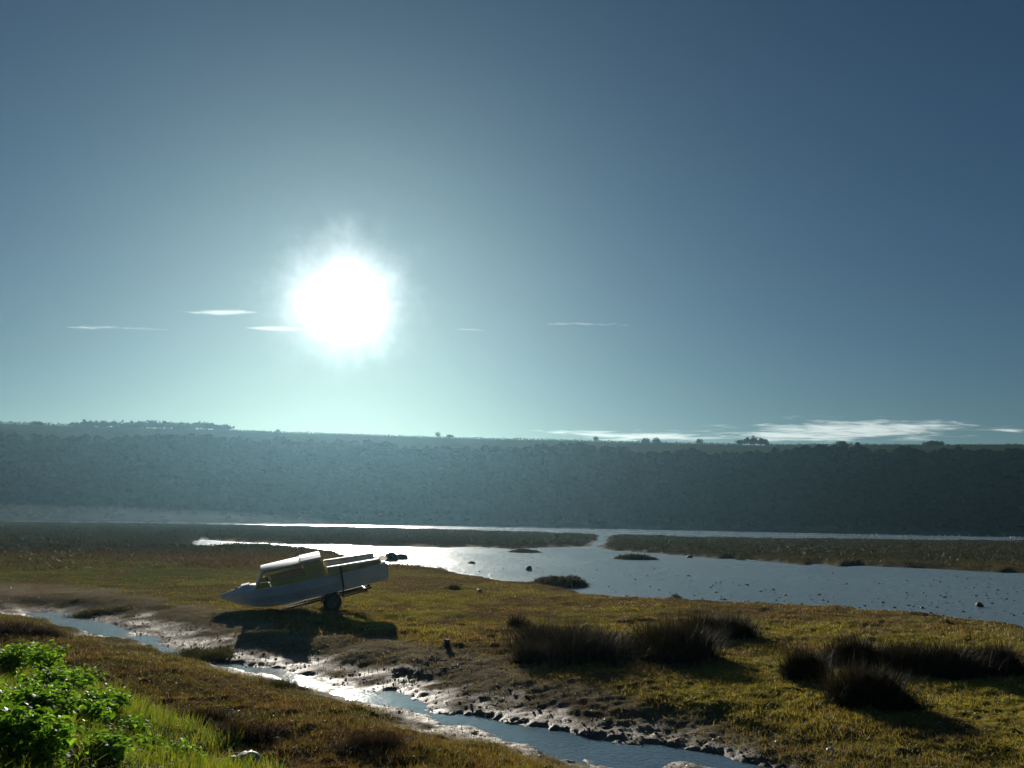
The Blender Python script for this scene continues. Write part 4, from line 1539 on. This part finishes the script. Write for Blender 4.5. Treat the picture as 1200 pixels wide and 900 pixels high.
scatter_rocks('mud_lumps', np.stack([cx_, cy_, cz_], -1)[cz_ > 0.0], (np.abs(g.normal(size=len(cx_))) * 0.010 + 0.005)[cz_ > 0.0], 'lump', 'small lumps and stones of the muddy track', 4)
pts, sz = [], []
for _ in range(700):
    px, py = g.uniform(0, 1200), 700 + 200 * g.random()
    p = at_ground(px, py)
    if p[2] > 0.02 and p[2] < 0.9:
        pts.append(p)
        sz.append(abs(g.normal()) * 0.008 + 0.006)
scatter_rocks('pale_pebbles', pts, sz, 'pebble', 'pale pebbles and shell bits strewn over mud and turf', 3)

# gulls standing in the far shallows
gb = MB()
for i, (rr_, y_b) in enumerate(((0, 0),)):
    prof = [(0.0, -0.20), (0.05, -0.13), (0.085, -0.02), (0.085, 0.06), (0.055, 0.14), (0.0, 0.19)]
    gb.lathe_y(prof, 8)
body = MB()
body.v = [(y, x, z * 1.0 + 0.20) for x, y, z in gb.v]
body.f = gb.f
hd = MB().lathe_y([(0.0, -0.05), (0.04, -0.03), (0.05, 0.0), (0.035, 0.04), (0.0, 0.06)], 8)
body.add([(y + 0.17, x, z + 0.33) for x, y, z in hd.v], hd.f)
body.tube([(0.11, 0, 0.23), (0.16, 0, 0.31)], [0.05, 0.035], 6)
body_me = body.build('body', M['bird'], None, True)
legs_me = MB().tube([(0, 0.03, 0.0), (0, 0.03, 0.14)], 0.008, 4).tube([(0, -0.03, 0.0), (0, -0.03, 0.14)], 0.008, 4).build('leg', M['dark'], None)
bill_me = MB().tube([(0.22, 0, 0.33), (0.29, 0, 0.32)], [0.014, 0.004], 5).build('bill', M['yellow'], None)
bm_, lm_, blm = body_me.data, legs_me.data, bill_me.data
for o in (body_me, legs_me, bill_me):
    bpy.data.objects.remove(o)
gr = random.Random(12)
for i in range(46):
    px = 1000 + 195 * gr.random() if i < 40 else gr.uniform(760, 1000)
    p = at(px, 627 + (px - 1000) * 0.011 + gr.uniform(0.0, 3.0), 0.0)
    t = thing('gull', 'tiny pale gull standing in the far shallows below the dark hill, at right', 'bird', (p[0], p[1], -0.03), (0, 0, gr.uniform(0, 6.28)), 'gulls in the far shallows')
    t.scale = (1.5, 1.5, 1.5)
    for nm, me in (('body', bm_), ('leg', lm_), ('bill', blm)):
        link(nm, me, t)

# ------------------------------------------------------------------ haze
hm = bpy.data.materials.new("haze_air")
hm.use_nodes = True
ht = NT(hm.node_tree)
hm.node_tree.nodes.clear()
hv_ = ht.new('ShaderNodeVolumePrincipled')
hv_.inputs['Color'].default_value = (0.40, 0.77, 1.0, 1)
hv_.inputs['Density'].default_value = HAZE_DENSITY
hv_.inputs['Anisotropy'].default_value = HAZE_G
ho = ht.new('ShaderNodeOutputMaterial')
ht.l.new(hv_.outputs[0], ho.inputs['Volume'])
hb = MB().box((0, 0, 38), (2000, 2000, 80)).build('haze', hm)
kind(hb, 'stuff', 'thin bright haze hanging in the air over the estuary')

mm_ = bpy.data.materials.new("mist_air")
mm_.use_nodes = True
mt_ = NT(mm_.node_tree)
mm_.node_tree.nodes.clear()
mv_ = mt_.new('ShaderNodeVolumePrincipled')
mv_.inputs['Color'].default_value = (0.75, 0.9, 1.0, 1)
mv_.inputs['Density'].default_value = 0.00022
mv_.inputs['Anisotropy'].default_value = 0.6
mo_ = mt_.new('ShaderNodeOutputMaterial')
mt_.l.new(mv_.outputs[0], mo_.inputs['Volume'])
MV_, MF_ = ico(3)
MV_ = MV_ * [135, 60, 6.0] + [-185, 285, 0.0]
MV_[:, 2] = np.maximum(MV_[:, 2], -0.8)
mist = mesh_np('mist', MV_, MF_, mm_, None, True)
kind(mist, 'stuff', 'low white mist over the far water below the hill, at left')
